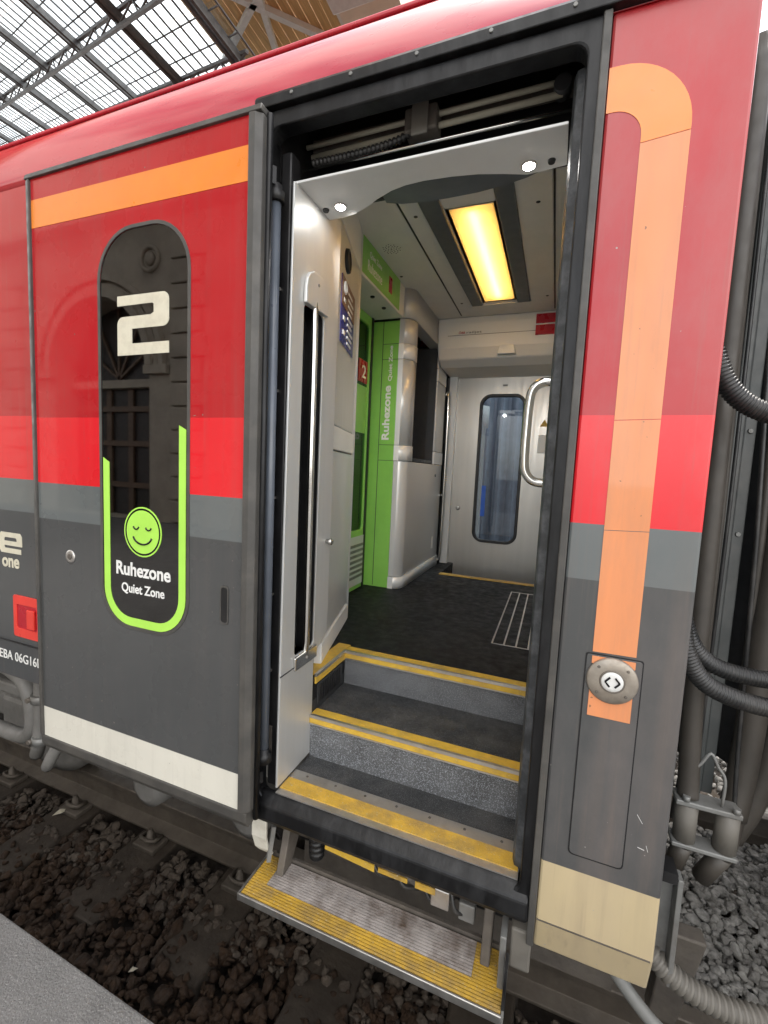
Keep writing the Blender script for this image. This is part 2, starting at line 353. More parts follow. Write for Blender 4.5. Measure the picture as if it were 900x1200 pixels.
# ================================================================== SETTING
struct('ground', MB().box(-300, 300, -300, 300, -1.2, -.32), 'earth')
pe = lambda x: -.408-.018*(x+1.2)/.7 if abs(x+1.2) < 3 else -.408-.018*math.copysign(3, x+1.2)/.7
struct('platform', MB().ext([(-40, pe(-9)-.30), (-4.2, pe(-4.2)-.30), (1.8, pe(1.8)-.30), (40, pe(9)-.30), (40, -12), (-40, -12)], 'z', -.3, .55), 'concrete')
kx = [-40, -4.2, -2.6, -.3, 1.8, 40]
for k in range(len(kx)-1):   # coping stones along the platform edge
    a, b = kx[k]+.0025, kx[k+1]-.0025
    o = part('coping_stone', MB().ext([(a, pe(a)-.297), (b, pe(b)-.297), (b, pe(b)), (a, pe(a))], 'z', .30, .553), 'concrete', bpy.data.objects['platform'], bevel=.006)

for gx, gy, gr_ in ((-1.42, -.52, .012), (-1.30, -.60, .016), (-1.12, -.50, .010), (-1.20, -.74, .014), (-1.52, -.66, .011)):   # trodden gum
    part('gum_spot', MB().lathe((gx, gy, .5502), 'z', [(gr_, 0), (gr_*.9, .001), (gr_*.5, .0016)], 11), 'dark_plastic', bpy.data.objects['platform'])
# track: rails, sleepers with fastenings, ballast
RAILP = [(-.075, -.17), (.075, -.17), (.075, -.155), (.012, -.135), (.009, -.045), (.034, -.032), (.036, -.004), (.03, 0), (-.03, 0), (-.036, -.004), (-.034, -.032), (-.009, -.045), (-.012, -.135), (-.075, -.155)]
for y, lb in ((.70, 'near rusty steel rail running under the open train door'), (2.13, 'far rusty steel rail under the train away from the platform')):
    solo('rail', MB().ext([(y+p[0], p[1]) for p in RAILP], 'x', -16, 9), 'rail_side', lb, 'rail', 'rails of the track', bevel=.003)
slx = [-1.40+.64*k for k in range(-4, 5)]
for i, x in enumerate(slx):
    lab = {0: 'concrete sleeper far left beneath the bogie pipes', 1: 'concrete sleeper under the left end of the grey body', 2: 'concrete sleeper below the left edge of the slid door',
           3: 'concrete sleeper below the middle of the slid door', 4: 'concrete sleeper just left of the folding step', 5: 'concrete sleeper under the folding step',
           6: 'concrete sleeper below the right end of folding step', 7: 'concrete sleeper below the carriage corner panel', 8: 'concrete sleeper under the hanging cables at right'}[i]
    t = thing('sleeper', (x, 1.415, -.36), lab, 'sleeper', 'sleepers of the track')
    part('beam', MB().ext([(x-.15, -.36), (x+.15, -.36), (x+.13, -.178), (x-.13, -.178)], 'y', .12, 2.71), 'sleeper', t, bevel=.012)
    for yy in (.70, 2.13):
        for s in (-1, 1):
            y = yy+s*.135
            part('base_plate', MB().box(x-.08, x+.08, y-.055, y+.055, -.178, -.150), 'rail_side', t, bevel=.006)
            part('clip', MB().tube([(x-.045, y-s*.04, -.135), (x-.05, y+s*.02, -.125), (x-.02, y+s*.035, -.12), (x+.02, y+s*.035, -.12), (x+.05, y+s*.02, -.125), (x+.045, y-s*.04, -.135)], .011, 8), 'rail_side', t)
            part('bolt', MB().lathe((x, y, -.15), 'z', [(.028, 0), (.028, .025), (.019, .026), (.019, .055), (.012, .056), (.012, .075)], 6), 'rail_side', t)

def stones(name, regions, m, label, seed):
    """broken stone: a few dozen rock shapes turned, scaled and strewn over rectangles"""
    rnd = np.random.default_rng(seed); shapes = []
    for k in range(28):
        bm = bmesh.new(); bmesh.ops.create_icosphere(bm, subdivisions=2, radius=1)
        co = np.array([v.co for v in bm.verts]); F0 = np.array([[v.index for v in f.verts] for f in bm.faces]); bm.free()
        for _ in range(16):    # chip flat faces off the ball
            d = rnd.normal(size=3); d /= np.linalg.norm(d); h = rnd.uniform(.38, .72); e = co@d-h; co -= np.outer(np.clip(e, 0, None), d)
        shapes.append(co*rnd.uniform(.75, 1.25, 3)*[1, 1, .75]+rnd.normal(size=co.shape)*.02)
    VV = []; FF = []; nb = 0; sl = np.array(slx)
    for x0, x1, y0, y1, n, zb, rad in regions:
        xs = rnd.uniform(x0, x1, n); ys = rnd.uniform(y0, y1, n); zs = zb+rnd.uniform(-.045, .015, n)
        near = (np.abs(xs[:, None]-sl).min(1) < .14) & (xs < .7)
        zs -= np.where(near & (ys > .1) & (ys < 2.72), np.where(ys > .42, .06, rnd.choice([-.02, .0, .02, .05], n)), 0)
        zs -= np.where((np.abs(ys-.70) < .1) | (np.abs(ys-2.13) < .1), .06, 0)
        for x, y, z in zip(xs, ys, zs):
            r = rad*rnd.choice([.35, .6, .8, 1, 1.2, 1.5]); a, b = rnd.uniform(0, 6.3), rnd.uniform(-.8, .8)
            ca, sa, cb_, sb = math.cos(a), math.sin(a), math.cos(b), math.sin(b)
            M = np.array([[ca, -sa*cb_, sa*sb], [sa, ca*cb_, -ca*sb], [0, sb, cb_]])
            c = shapes[rnd.integers(28)]; VV.append(c@M.T*r+[x, y, z]); FF.append(F0+nb); nb += len(c)
    V_ = np.concatenate(VV).astype(np.float32); F_ = np.concatenate(FF).astype(np.int32)
    me = bpy.data.meshes.new(name); me.vertices.add(len(V_)); me.vertices.foreach_set('co', V_.ravel())
    me.loops.add(F_.size); me.loops.foreach_set('vertex_index', F_.ravel()); me.polygons.add(len(F_))
    me.polygons.foreach_set('loop_start', np.arange(0, F_.size, 3, dtype=np.int32)); me.update(calc_edges=True); me.validate()
    o = part(name, me, m, None, label, kind='stuff'); o['category'] = 'gravel'
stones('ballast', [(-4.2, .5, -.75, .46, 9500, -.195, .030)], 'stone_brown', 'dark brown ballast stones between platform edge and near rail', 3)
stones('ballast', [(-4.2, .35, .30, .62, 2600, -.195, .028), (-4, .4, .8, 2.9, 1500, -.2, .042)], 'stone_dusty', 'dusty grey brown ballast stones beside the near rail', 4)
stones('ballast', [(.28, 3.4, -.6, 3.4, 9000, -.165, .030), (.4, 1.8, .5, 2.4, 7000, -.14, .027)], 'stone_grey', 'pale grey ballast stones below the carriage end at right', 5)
for x, y, rz, s, lb in ((-1.22, -.06, .5, .05, 'crumpled paper scrap on dark ballast near the platform'), (-2.72, .50, 1.2, .045, 'white paper scrap on ballast left of the slid door'), (-.62, -.02, 2, .022, 'tiny pale cigarette stub on ballast below the folding step'), (-1.55, .05, .9, .02, 'tiny pale stub on dark ballast between two sleepers')):
    c, s2 = math.cos(rz)*s, math.sin(rz)*s
    m_ = MB().add([(x-c, y-s2, -.155), (x+s2*.5, y-c*.5, -.15), (x+c, y+s2, -.158), (x-s2*.5, y+c*.5, -.148), (x, y, -.138)], [(0, 1, 4), (1, 2, 4), (2, 3, 4), (3, 0, 4), (3, 2, 1, 0)])
    solo('paper_scrap', m_, 'paper', lb, 'litter', 'litter on the track')

# ================================================================== TRAIN CARRIAGE
CAR = thing('train_car', (-6.8, 1.415, 0), 'red and grey passenger train carriage with its entrance door standing open', 'train')
X1 = .325     # carriage end
def P(name, mb, m, **kw): return part(name, mb, m, CAR, **kw)
# ---- outer shell
P('body_side', MB().box(-14, -.925, 0, .04, 1.055, 3.12), 'livery_left', label='red and grey body side behind the slid door')
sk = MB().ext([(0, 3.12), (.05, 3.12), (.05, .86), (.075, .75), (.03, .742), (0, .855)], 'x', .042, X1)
P('corner_panel', sk, 'livery_right', bevel=.007, label='red and grey corner panel beside the doorway with a milky reflection worked into its colour')
P('skirt_joint', MB().box(.044, X1-.008, -.0015, .004, .8525, .8565), 'iron_dirty')
rpf = [(.38-.38*math.cos(R(a)), 3.12+.38*math.sin(R(a))) for a in range(0, 61, 6)]
rpf += [(.30, 3.505), (.5, 3.59), (.8, 3.68), (1.15, 3.74), (1.415, 3.75)]
rpf = rpf+[(2.83-y, z) for y, z in reversed(rpf[:-1])]
inn = [(1.415+(y-1.415)*.975, z-.03) for y, z in rpf]; inn[0] = (.035, 3.12); inn[-1] = (2.795, 3.12)
n = len(rpf); mb = MB()
for xa in (-14, X1): mb.v += [(xa, y, z) for y, z in rpf+inn]
mb.f += [(i, i+1, 2*n+i+1, 2*n+i) for i in range(n-1)]+[(n+i, n+i+1, 3*n+i+1, 3*n+i) for i in range(n-1)]
mb.f += [(0, n, 3*n, 2*n), (n-1, 2*n-1, 4*n-1, 3*n-1)]+[(q+i, q+i+1, q+n+i+1, q+n+i) for q in (0, 2*n) for i in range(n-1)]
mb.sm = [True]*(2*n-2)+[False]*(2+2*n-2)
P('roof', mb, 'roof_paint', label='curved glossy red roof edge above the doorway')
P('roof_gutter', MB().tube([(-14, .115, 3.402), (X1, .115, 3.402)], .008, 8), 'red_sign')
P('far_body_side', MB().box(-14, -.87, 2.79, 2.83, .9, 3.12).box(.0, X1, 2.79, 2.83, .9, 3.12), 'livery_left')
P('wall_lining', MB().box(-13.9, -.875, 2.768, 2.788, 1.15, 3.2), 'saloon')
P('wall_lining', MB().box(-13.9, -.93, .042, .06, 1.15, 3.2), 'saloon')
P('end_wall', MB().ext([(.05, .86), (.05, 3.12)]+[(y, z) for y, z in inn if z > 3.13]+[(2.79, 3.12), (2.79, .86)], 'x', X1-.05, X1-.012), 'gangway_plate')
P('rear_wall', MB().ext([(.05, .9), (.05, 3.12), (.6, 3.55), (2.2, 3.55), (2.79, 3.12), (2.79, .9)], 'x', -13.98, -13.9), 'saloon')
P('underframe', MB().box(-14, -.86, .04, 2.79, 1.02, 1.15), 'iron_dirty')
P('underframe', MB().box(-.86, .275, .32, 2.5, .62, .90), 'iron_dirty')
for k in range(3):
    x0 = -3.0-2.1*k
    w = P('side_window', plate(rrect(x0-1.5, x0, 1.98, 2.82, .1), [], 'y', -.006, .0), 'film_black'); 
    part('window_seal', plate(rrect(x0-1.52, x0+.02, 1.96, 2.84, .12), [rrect(x0-1.5, x0, 1.98, 2.82, .1)], 'y', -.008, 0), 'rubber', w)
# door surround
P('drip_rail', MB().ext([(-.022, 3.122), (-.022, 3.15), (-.012, 3.165), (.03, 3.165), (.03, 3.122)], 'x', -.93, .3), 'rubber', bevel=.003, label='black drip rail above the doorway')
for k in range(7):
    P('rivet', MB().lathe((-.80+.19*k, -.022, 3.142), 'y', [(.0045, -.003), (.006, 0)], 10), 'iron_grey')
P('door_seal', plate([(-.93, .846), (.0415, .846), (.0415, 3.121), (-.93, 3.121)], [rrect(-.878, -.006, .915, 3.072, .035, 5)], 'y', -.006, .045), 'rubber', bevel=.006, label='black rubber seal around the doorway')
P('frame_edge', MB().box(.022, .041, -.014, -.0065, .78, 3.12), 'door_edge', bevel=.003)
P('inner_seal', MB().ext([(-.005, .046), (-.026, .052), (-.032, .075), (-.024, .10), (.0, .11), (.02, .10), (.02, .046)], 'z', .92, 3.06), 'rubber_grey', bevel=.003, label='scuffed grey rubber strip on the right jamb')
P('inner_seal', MB().box(-.877, -.838, .046, .10, .93, 3.034), 'black', bevel=.006)
P('door_column', MB().tube([(-.862, .002, 1.06), (-.862, .002, 2.86)], .016, 14), 'column_paint', label='blue grey swing column beside the slid door')
for z in (1.045, 2.862): P('column_bearing', MB().lathe((-.862, .002, z), 'z', [(.026, 0), (.026, .03), (.018, .034), (.018, .05)], 16), 'black')
P('swing_arm', MB().bar((-.865, -.004, 2.93), (-.895, -.05, 2.93), .03, .05), 'black')
P('swing_arm', MB().bar((-.865, -.004, 1.0), (-.895, -.05, 1.0), .03, .04), 'black')
for z in (1.35, 1.62, 1.95, 2.3, 2.62): P('seal_clip', MB().box(-.879, -.866, .035, .045, z, z+.008), 'alu')
# ---- mechanism above the soffit
P('mechanism_box', MB().box(-.89, -.004, .275, .285, 2.985, 3.33).box(-.89, -.878, .047, .275, 2.95, 3.27).box(-.008, -.004, .112, .275, 2.95, 3.31).box(-.89, -.004, .12, .275, 3.32, 3.33), 'black', label='dark recess holding the door mechanism')
def rod(a, b, r, m, nm, **kw): return P(nm, MB().tube([a, b], r, 10), m, **kw)
rod((-.85, .15, 3.112), (-.06, .15, 3.119), .0075, 'belt', 'drive_belt', label='upper pale toothed belt of the door drive')
rod((-.83, .15, 3.077), (-.06, .15, 3.088), .0085, 'belt', 'drive_belt', label='lower pale toothed belt of the door drive')
P('guide_rod', MB().tube([(-.85, .13, 3.028), (-.03, .13, 3.028)], .005, 10), 'steel_bright')
P('guide_rail', MB().box(-.86, -.03, .20, .23, 3.13, 3.17), 'iron_dirty', bevel=.004)
P('carriage_block', MB().box(-.50, -.40, .12, .18, 3.062, 3.13), 'iron_dirty', bevel=.006, label='brownish carriage block of the door drive')
P('carriage_plate', MB().box(-.475, -.425, .11, .119, 3.045, 3.145), 'hose_dusty', bevel=.004)
P('cable_chain', corrugated([(-.82, .135, 3.048), (-.66, .135, 3.047), (-.54, .135, 3.055), (-.48, .135, 3.07)], .009, .014, .006), 'hose_black')
P('belt_pulley', MB().lathe((-.062, .13, 3.103), 'y', [(.022, 0), (.022, .04), (.010, .041), (.010, .05)], 16), 'dark_plastic')
# ---- soffit with downlights
bk = [(-.037, .205), (-.10, .212), (-.145, .215), (-.21, .192), (-.28, .172), (-.355, .160), (-.44, .154), (-.50, .158), (-.55, .170), (-.61, .198), (-.66, .228), (-.71, .252), (-.765, .262), (-.835, .262)]
hd = P('soffit_panel', MB().ext([(-.835, .05), (-.037, .05)]+bk, 'z', 2.938, 2.946), 'header_grey', bevel=.002, label='pale grey soffit panel with two downlights')
for x, y in ((-.742, .195), (-.137, .172)):
    d = part('downlight', MB().lathe((x, y, 2.932), 'z', [(.016, 0), (.016, .006)], 20), 'led', hd, label='small lit white downlight')
    part('downlight_ring', MB().tube([(x+.018*math.cos(a*.3142), y+.018*math.sin(a*.3142), 2.936) for a in range(20)], .0035, 6, closed=True), 'alu', hd)
for x, y in ((-.742, .195), (-.137, .172)):    # added fill spots at the downlights, aimed inward to brighten the vestibule
    ld = bpy.data.lights.new('downlight_fill', 'SPOT'); ld.energy = 13; ld.spot_size = R(92); ld.spot_blend = .9; ld.shadow_soft_size = .015; ld.color = (1, .97, .93)
    lo = bpy.data.objects.new('downlight_fill', ld); COL.objects.link(lo); lo.location = (x, y, 2.928)
    lo.rotation_euler = (Vector((x, y, 2.928))-Vector((-.25 if x < -.5 else -.6, 1.9, 1.9))).to_track_quat('Z', 'Y').to_euler()
for x, y in ((-.800, .20), (-.077, .172)): part('panel_lock', MB().lathe((x, y, 2.931), 'z', [(.009, 0), (.011, .007)], 12), 'black', hd)
lens = [(-.10, .235), (-.15, .258), (-.22, .275), (-.30, .286), (-.40, .288), (-.48, .285), (-.55, .275), (-.60, .255)]
P('soffit_shade_panel', MB().ext([(-.10, .15), ]+lens+[(-.60, .14)], 'z', 2.957, 2.972), 'lamp_side')  # dark lens shape painted in for the shadow behind the soffit edge

# ---- stairs
XL, XR = -.818, -.012
P('stair_tread', MB().box(XL, XR, .03, .238, .90, .934), 'tread', label='lowest stair tread inside the doorway')
P('stair_riser', MB().box(XL, XR, .238, .27, .9, 1.098), 'riser', label='speckled grey lower stair riser')
P('stair_tread', MB().box(XL, XR, .24, .53, 1.07, 1.101), 'tread', label='middle stair tread')
P('stair_riser', MB().box(XL, XR, .53, .56, 1.07, 1.246), 'riser', label='speckled grey upper stair riser')
P('vestibule_floor', MB().box(-1.26, XR, .562, 2.29, 1.15, 1.2495).box(-1.0, XL-.001, .25, .562, 1.15, 1.2495), 'floor_black', label='black vestibule floor')
P('saloon_floor', MB().box(-13.9, -1.262, .04, 2.79, 1.15, 1.248), 'saloon')
def nosing(y, z, x0, x1, w=.048, yl='yellow'):
    n_ = P('step_nosing', MB().box(x0, x1, y, y+w, z, z+.0045), yl, label='yellow nosing strip on stair edge', bevel=.001)
    part('front_strip', MB().box(x0, x1, y-.0065, y-.0005, z-.027, z-.006), yl, n_)
    part('edge_trim', MB().box(x0, x1, y-.0085, y+.003, z-.0055, z+.006), 'alu', n_)
    part('edge_trim', MB().box(x0, x1, y-.0075, y-.0005, z-.0325, z-.0275), 'alu', n_)
nosing(.236, 1.102, XL+.001, XR, yl='yellow')
nosing(.526, 1.2505, XL+.001, XR)
n_ = P('step_nosing', MB().ext([(XL-.06, .262), (XL+.0, .262), (XL+.0, .525), (XL+.0, .588), (XL-.06, .588)], 'z', 1.2505, 1.255), 'yellow', label='yellow nosing strip along the left ledge')
part('front_strip', MB().box(XL-.0005, XL+.006, .262, .525, 1.217, 1.2445), 'yellow', n_)
part('edge_trim', MB().box(XL-.003, XL+.008, .262, .5245, 1.245, 1.2562), 'alu', n_)
P('ledge_wall', MB().box(XL-.06, XL-.002, .25, .53, .95, 1.2485), 'dark_plastic')
gr = P('vent_grille', MB().box(XL-.001, XL+.003, .285, .50, 1.118, 1.207), 'dark_plastic', label='dark vent grille beside the upper stair', bevel=.001)
for k in range(9): part('vent_slot', MB().box(XL+.0031, XL+.006, .30+.021*k, .311+.021*k, 1.127, 1.198), 'black', gr)
th = P('threshold_plate', MB().box(XL, XR, .012, .142, .934, .9385), 'alu', label='worn aluminium threshold plate with yellow strip')
part('yellow_strip', MB().box(XL+.002, XR-.002, .036, .094, .9386, .9415), 'yellow_worn', th)
for k in range(7): part('screw', MB().lathe((XL+.06+0.115*k, .124, .9387), 'z', [(.005, 0), (.004, .0015)], 8), 'iron_dirty', th)
P('sill_rubber', MB().ext([(-.02, .905), (.012, .933), (.03, .933), (.03, .84), (-.015, .84), (-.024, .86)], 'x', -.90, .02), 'rubber', bevel=.006, label='black rubber lip below the threshold')
mt = P('foot_grating', MB().box(-.232, -.02, .93, 1.98, 1.2496, 1.2515), 'floor_black', label='white lined grating in the floor')
for k in range(4): part('grating_line', MB().box(-.230+.056*k, -.2225+.056*k, .93, 1.98, 1.2516, 1.2535), 'alu', mt)
for y in (.93, 1.97): part('grating_line', MB().box(-.222, -.02, y, y+.009, 1.2516, 1.2533), 'alu', mt)

# ---- left steel panel with handrail
pnl = P('entrance_panel', plate([(.022, .945), (.248, .945), (.248, 1.31), (.262, 1.345), (.35, 1.40), (.35, 2.975), (.036, 2.937)], [rrect(.108, .244, 1.385, 2.60, .02, 4)], 'x', -.826, XL), 'steel', bevel=.002, label='brushed steel entrance panel with handrail')
part('handrail_recess', MB().box(-.90, -.895, .09, .26, 1.36, 2.64).box(-.895, -.827, .09, .105, 1.36, 2.64).box(-.895, -.827, .247, .26, 1.36, 2.64), 'black', pnl)
cp = []
for k in range(9):
    a = R(180*k/8); cp.append((.176-.074*math.cos(a), 2.655+.065*math.sin(a)))
part('handrail_cap', plate([(.10, 2.60)]+cp+[(.252, 2.60)], [], 'x', XL+.0005, XL+.014), 'steel', pnl, bevel=.004)
part('handrail_bracket', MB().box(XL+.0005, XL+.012, .10, .252, 1.335, 1.384), 'steel_bright', pnl, bevel=.004)
part('handrail', MB().tube(spline([(-.822, .168, 2.66), (-.815, .170, 2.60), (-.813, .172, 2.4), (-.813, .174, 2.0), (-.813, .178, 1.6), (-.814, .180, 1.42), (-.82, .182, 1.36)], 6), .0125, 14), 'steel_bright', pnl, label='polished vertical handrail')
part('panel_joint', MB().box(XL-.001, XL+.0015, .024, .25, 1.343, 1.347), 'black', pnl)
part('knob', MB().lathe((XL, .315, 1.775), 'x', [(.008, 0), (.008, .012), (.013, .014), (.013, .024), (.009, .028)], 14), 'steel_bright', pnl)
for z in (1.36, 2.68): part('screw', MB().lathe((XL+.012, .176, z), 'x', [(.006, 0), (.005, .004)], 10), 'iron_grey', pnl)

# ---- wall with sign, then the saloon door
A, B = Vector((-.852, .352, 0)), Vector((-1.0, .90, 0)); dirw = (B-A).normalized(); nw = Vector((dirw.y, -dirw.x, 0)); LW = (B-A).length
def wallbox(u0, u1, z0, z1, d0, d1):
    mb = MB(); vs = []
    for u in (u0, u1):
        for d in (d0, d1):
            for z in (z0, z1): p = A+dirw*u+nw*d; vs.append((p.x, p.y, z))
    return mb.add(vs, [(0, 1, 3, 2), (4, 6, 7, 5), (0, 4, 5, 1), (2, 3, 7, 6), (0, 2, 6, 4), (1, 5, 7, 3)])
WB = (A, dirw, Vector((0, 0, 1)), nw)
sw = P('side_wall', wallbox(0, LW, 2.245, 3.25, -.03, 0), 'steel', bevel=.004, label='grey side wall carrying the blue sign')
part('wall_band', wallbox(0, LW, 2.14, 2.24, -.03, .006), 'panel_light', sw, bevel=.004)
part('lower_wall', wallbox(0, LW, 1.345, 2.135, -.03, .004), 'panel_grey', sw, bevel=.008)
part('wall_base', wallbox(-.0, LW, 1.25, 1.34, -.03, .010), 'panel_light', sw, bevel=.006)
part('wall_top', wallbox(.02, LW, 3.06, 3.249, .001, .006), 'panel_light', sw)
sg = P('information_sign', wallbox(.17, .46, 2.60, 2.875, .001, .004), 'sign_blue', label='blue and brown information sign with white pictograms', bevel=.001)
part('sign_top', wallbox(.17, .46, 2.755, 2.875, .0042, .006), 'sign_brown', sg)
for u, z, r in ((.225, 2.835, .022),):
    part('pictogram', MB().tube([tuple(A+dirw*(u+r*math.cos(a*.5236))+nw*.0075)[:2]+(z+r*math.sin(a*.5236),) for a in range(12)], .006, 6, closed=True), 'white_print', sg)
for z in (2.775, 2.70, 2.64): part('pictogram', wallbox(.21, .245, z, z+.018, .0042, .0075), 'white_print', sg)
for k in range(9): part('sign_line', wallbox(.30, .30+.12*(.7+.3*((k*7) % 5)/4), 2.62+.027*k, 2.630+.027*k, .0042, .0075), 'white_print', sg)
bc = A+dirw*.27
bt = P('call_button', MB().lathe((0, 0, 0), 'x', [(.050, 0), (.048, .012), (.038, .014), (.036, .010), (.0, .012)], 24), 'black', label='round black button on the side wall')
bt.data.transform(Matrix.Translation((bc.x, bc.y, 2.965)) @ Matrix.Rotation(math.atan2(nw.y, nw.x), 4, 'Z'))
# saloon doorway
P('doorway_cheek', MB().box(-1.26, -1.0, .895, .93, 1.25, 3.25), 'panel_grey')
sh = P('saloon_header', MB().box(-1.26, -1.0, .931, 1.60, 3.055, 3.249), 'ceiling_grey', bevel=.004, label='header above the saloon door')
part('green_strip', MB().box(-.9995, -.997, .935, 1.50, 3.068, 3.246), 'green', sh)
text('header_lettering', 'Ruhezone', (1.0, 1.20, 3.10, 3.155), ((-.9968, 0, 0), (0, 1, 0), (0, 0, 1), (1, 0, 0)), 'white_print', sh)
text('header_lettering', 'Quiet Zone', (1.02, 1.19, 3.17, 3.205), ((-.9968, 0, 0), (0, 1, 0), (0, 0, 1), (1, 0, 0)), 'white_print', sh)
part('red_mark', MB().box(-.9969, -.9955, 1.31, 1.36, 3.11, 3.20), 'red_sign', sh)
for y in (1.0, 1.22, 1.40): part('sensor', MB().lathe((-1.06, y, 3.048), 'z', [(.012, 0), (.014, .007)], 12), 'black', sh)
sdn = P('saloon_door', plate([(.94, 1.26), (1.56, 1.26), (1.56, 3.05), (.94, 3.05)], [rrect(1.02, 1.525, 1.66, 2.99, .03, 4)], 'x', -1.225, -1.195), 'green', label='green framed glass sliding door to the saloon', bevel=.003)
part('glass_pane', MB().box(-1.213, -1.207, 1.0, 1.545, 1.64, 3.01), 'saloon_glass', sdn)
part('kick_plate', MB().box(-1.1948, -1.19, .95, 1.55, 1.29, 1.62), 'panel_grey', sdn)
for k in range(7): part('kick_louvre', MB().box(-1.1899, -1.187, .98, 1.53, 1.34+.035*k, 1.358+.035*k), 'iron_grey', sdn)
part('class_sign', MB().box(-1.206, -1.203, 1.38, 1.515, 2.62, 2.76), 'red_sign', sdn)
text('class_numeral', '2', (1.43, 1.49, 2.65, 2.73), ((-1.2029, 0, 0), (0, 1, 0), (0, 0, 1), (1, 0, 0)), 'white_print', sdn, bold=.01)
part('green_film', MB().box(-1.206, -1.2045, 1.02, 1.52, 2.30, 2.60), 'green', sdn)
part('door_gasket', MB().box(-1.194, -1.188, 1.535, 1.56, 1.26, 3.05), 'black', sdn)

# ---- green corner post and silver cabinet
FY = 1.62
gp = P('green_post', MB().box(-1.22, -1.031, FY, FY+.05, 1.25, 3.05), 'green', label='green post lettered along its height', bevel=.003)
part('post_seam', MB().box(-1.145, -1.141, FY-.0012, FY+.001, 1.26, 3.05), 'dark_plastic', gp)
for z in (2.13, 2.235, 2.80, 2.90): part('post_seam', MB().box(-1.14, -1.031, FY-.0012, FY+.001, z, z+.003), 'dark_plastic', gp)
VT = ((0, FY, 0), (0, 0, 1), (-1, 0, 0), (0, -1, 0))
text('post_lettering', 'Ruhezone', (2.27, 2.63, 1.072, 1.124), VT, 'white_print', gp, depth=.002, bold=.03)
text('post_lettering', 'Quiet Zone', (2.66, 2.89, 1.066, 1.096), VT, 'white_print', gp, depth=.002, bold=.02)
def cab(z0, z1, off=0, ye=2.62):
    pr = [(-1.03, FY-off)]+[(-1.025+.08*math.sin(R(a))+off*math.sin(R(a)), FY+.08-.08*math.cos(R(a))-off*math.cos(R(a))) for a in range(20, 91, 10)]
    pr += [(-.943+off, ye), (-1.03, ye)]
    mb = MB().ext(pr, 'z', z0, z1)
    for i in range(1, 9): mb.sm[i] = True
    return mb
cb = P('luggage_cabinet', cab(1.335, 2.13), 'cabinet_silver', label='silver rounded cabinet with a dark niche', bevel=.003)
part('cabinet_base', cab(1.251, 1.332, .008), 'cabinet_trim', cb)
def cabn(z0, z1, off=0, m='cabinet_silver', nm='cabinet_column'):
    # front column and rear column on both sides of the niche
    a = cab(z0, z1, off, 1.745); part(nm, a, m, cb)
    b = MB().box(-.958, -.945+off, 2.345, 2.62, z0, z1); part(nm, b, m, cb, bevel=.004)
cabn(2.133, 2.235, .006, 'cabinet_trim', 'cabinet_band'); cabn(2.238, 2.80); cabn(2.803, 2.90, .004, 'cabinet_trim', 'cabinet_band'); cabn(2.903, 3.06)
part('cabinet_top', cab(3.063, 3.249, .004), 'cabinet_silver', cb)
part('niche_back', MB().box(-1.20, -1.18, 1.70, 2.34, 2.13, 3.06), 'black', cb)
part('niche_side', MB().box(-1.204, -.9585, 2.345, 2.37, 2.13, 3.06), 'dark_plastic', cb)
part('niche_fitting', MB().box(-1.178, -1.08, 1.95, 2.2, 2.62, 2.92), 'dark_plastic', cb, bevel=.01)
part('niche_fitting', MB().box(-1.178, -1.10, 1.86, 1.93, 2.25, 2.55), 'red_sign', cb, bevel=.01)
part('niche_shelf', MB().ext([(-1.17, 1.75), (-.96, 1.75), (-.952, 2.05), (-.96, 2.34), (-1.17, 2.34)], 'z', 2.136, 2.16), 'dark_plastic', cb)
part('lock', MB().lathe((-.944, 2.42, 2.04), 'x', [(.012, 0), (.012, .006), (.005, .007)], 14), 'iron_grey', cb)
part('cabinet_label', MB().box(-.9435, -.942, 2.42, 2.47, 1.42, 1.52), 'panel_light', cb)
P('niche_housing', MB().box(-1.23, -1.205, 1.671, 2.62, 1.25, 3.249), 'black')

# ---- ceiling and lamp
cl = P('ceiling', plate([(-1.27, .288), (.02, .288), (.02, 2.80), (-1.27, 2.80)], [[(-.545, .86), (-.345, .86), (-.345, 1.965), (-.545, 1.965)]], 'z', 3.25, 3.275), 'ceiling_grey', label='grey vestibule ceiling')
part('hatch_panel', plate([(-.745, .55), (-.10, .55), (-.10, 2.08), (-.745, 2.08)], [[(-.56, .84), (-.33, .84), (-.33, 1.985), (-.56, 1.985)]], 'z', 3.244, 3.2499), 'ceiling_grey', cl, bevel=.002)
for x in (-.752, -.094): part('ceiling_seam', MB().box(x-.004, x+.004, .45, 2.2, 3.2465, 3.2498), 'black', cl)
lp = P('ceiling_lamp', MB().box(-.60, -.50, .80, 2.02, 3.36, 3.37).box(-.56, -.545, .84, 1.985, 3.25, 3.36).box(-.345, -.33, .84, 1.985, 3.25, 3.36).box(-.545, -.345, .84, .855, 3.25, 3.36).box(-.545, -.345, 1.97, 1.985, 3.25, 3.36).box(-.56, -.33, .84, 1.985, 3.345, 3.36), 'ceiling_grey', label='lit warm yellow ceiling lamp')
part('lamp_tube', MB().tube([(-.445, .90, 3.279), (-.445, 1.925, 3.279)], .008, 12), 'lamp_warm', lp)
part('lamp_cover', MB().box(-.544, -.346, .861, 1.964, 3.2495, 3.2535), 'lamp_diffuser', lp)
for x0, x1 in ((-.655, -.561), (-.329, -.245)): part('lamp_fairing', MB().ext([(x0, .70), (x1, .70), (x1, 1.99), (x0+(.02 if x0 < -.5 else 0), 1.99)], 'z', 3.229, 3.2439), 'lamp_side', lp, bevel=.006)
part('lamp_rim', MB().ext([(-.66, 2.0)]+[(-.66+.42*k/10, 2.03+.025*math.sin(math.pi*k/10)) for k in range(11)]+[(-.24, 2.0)], 'z', 3.236, 3.2438), 'ceiling_grey', lp)
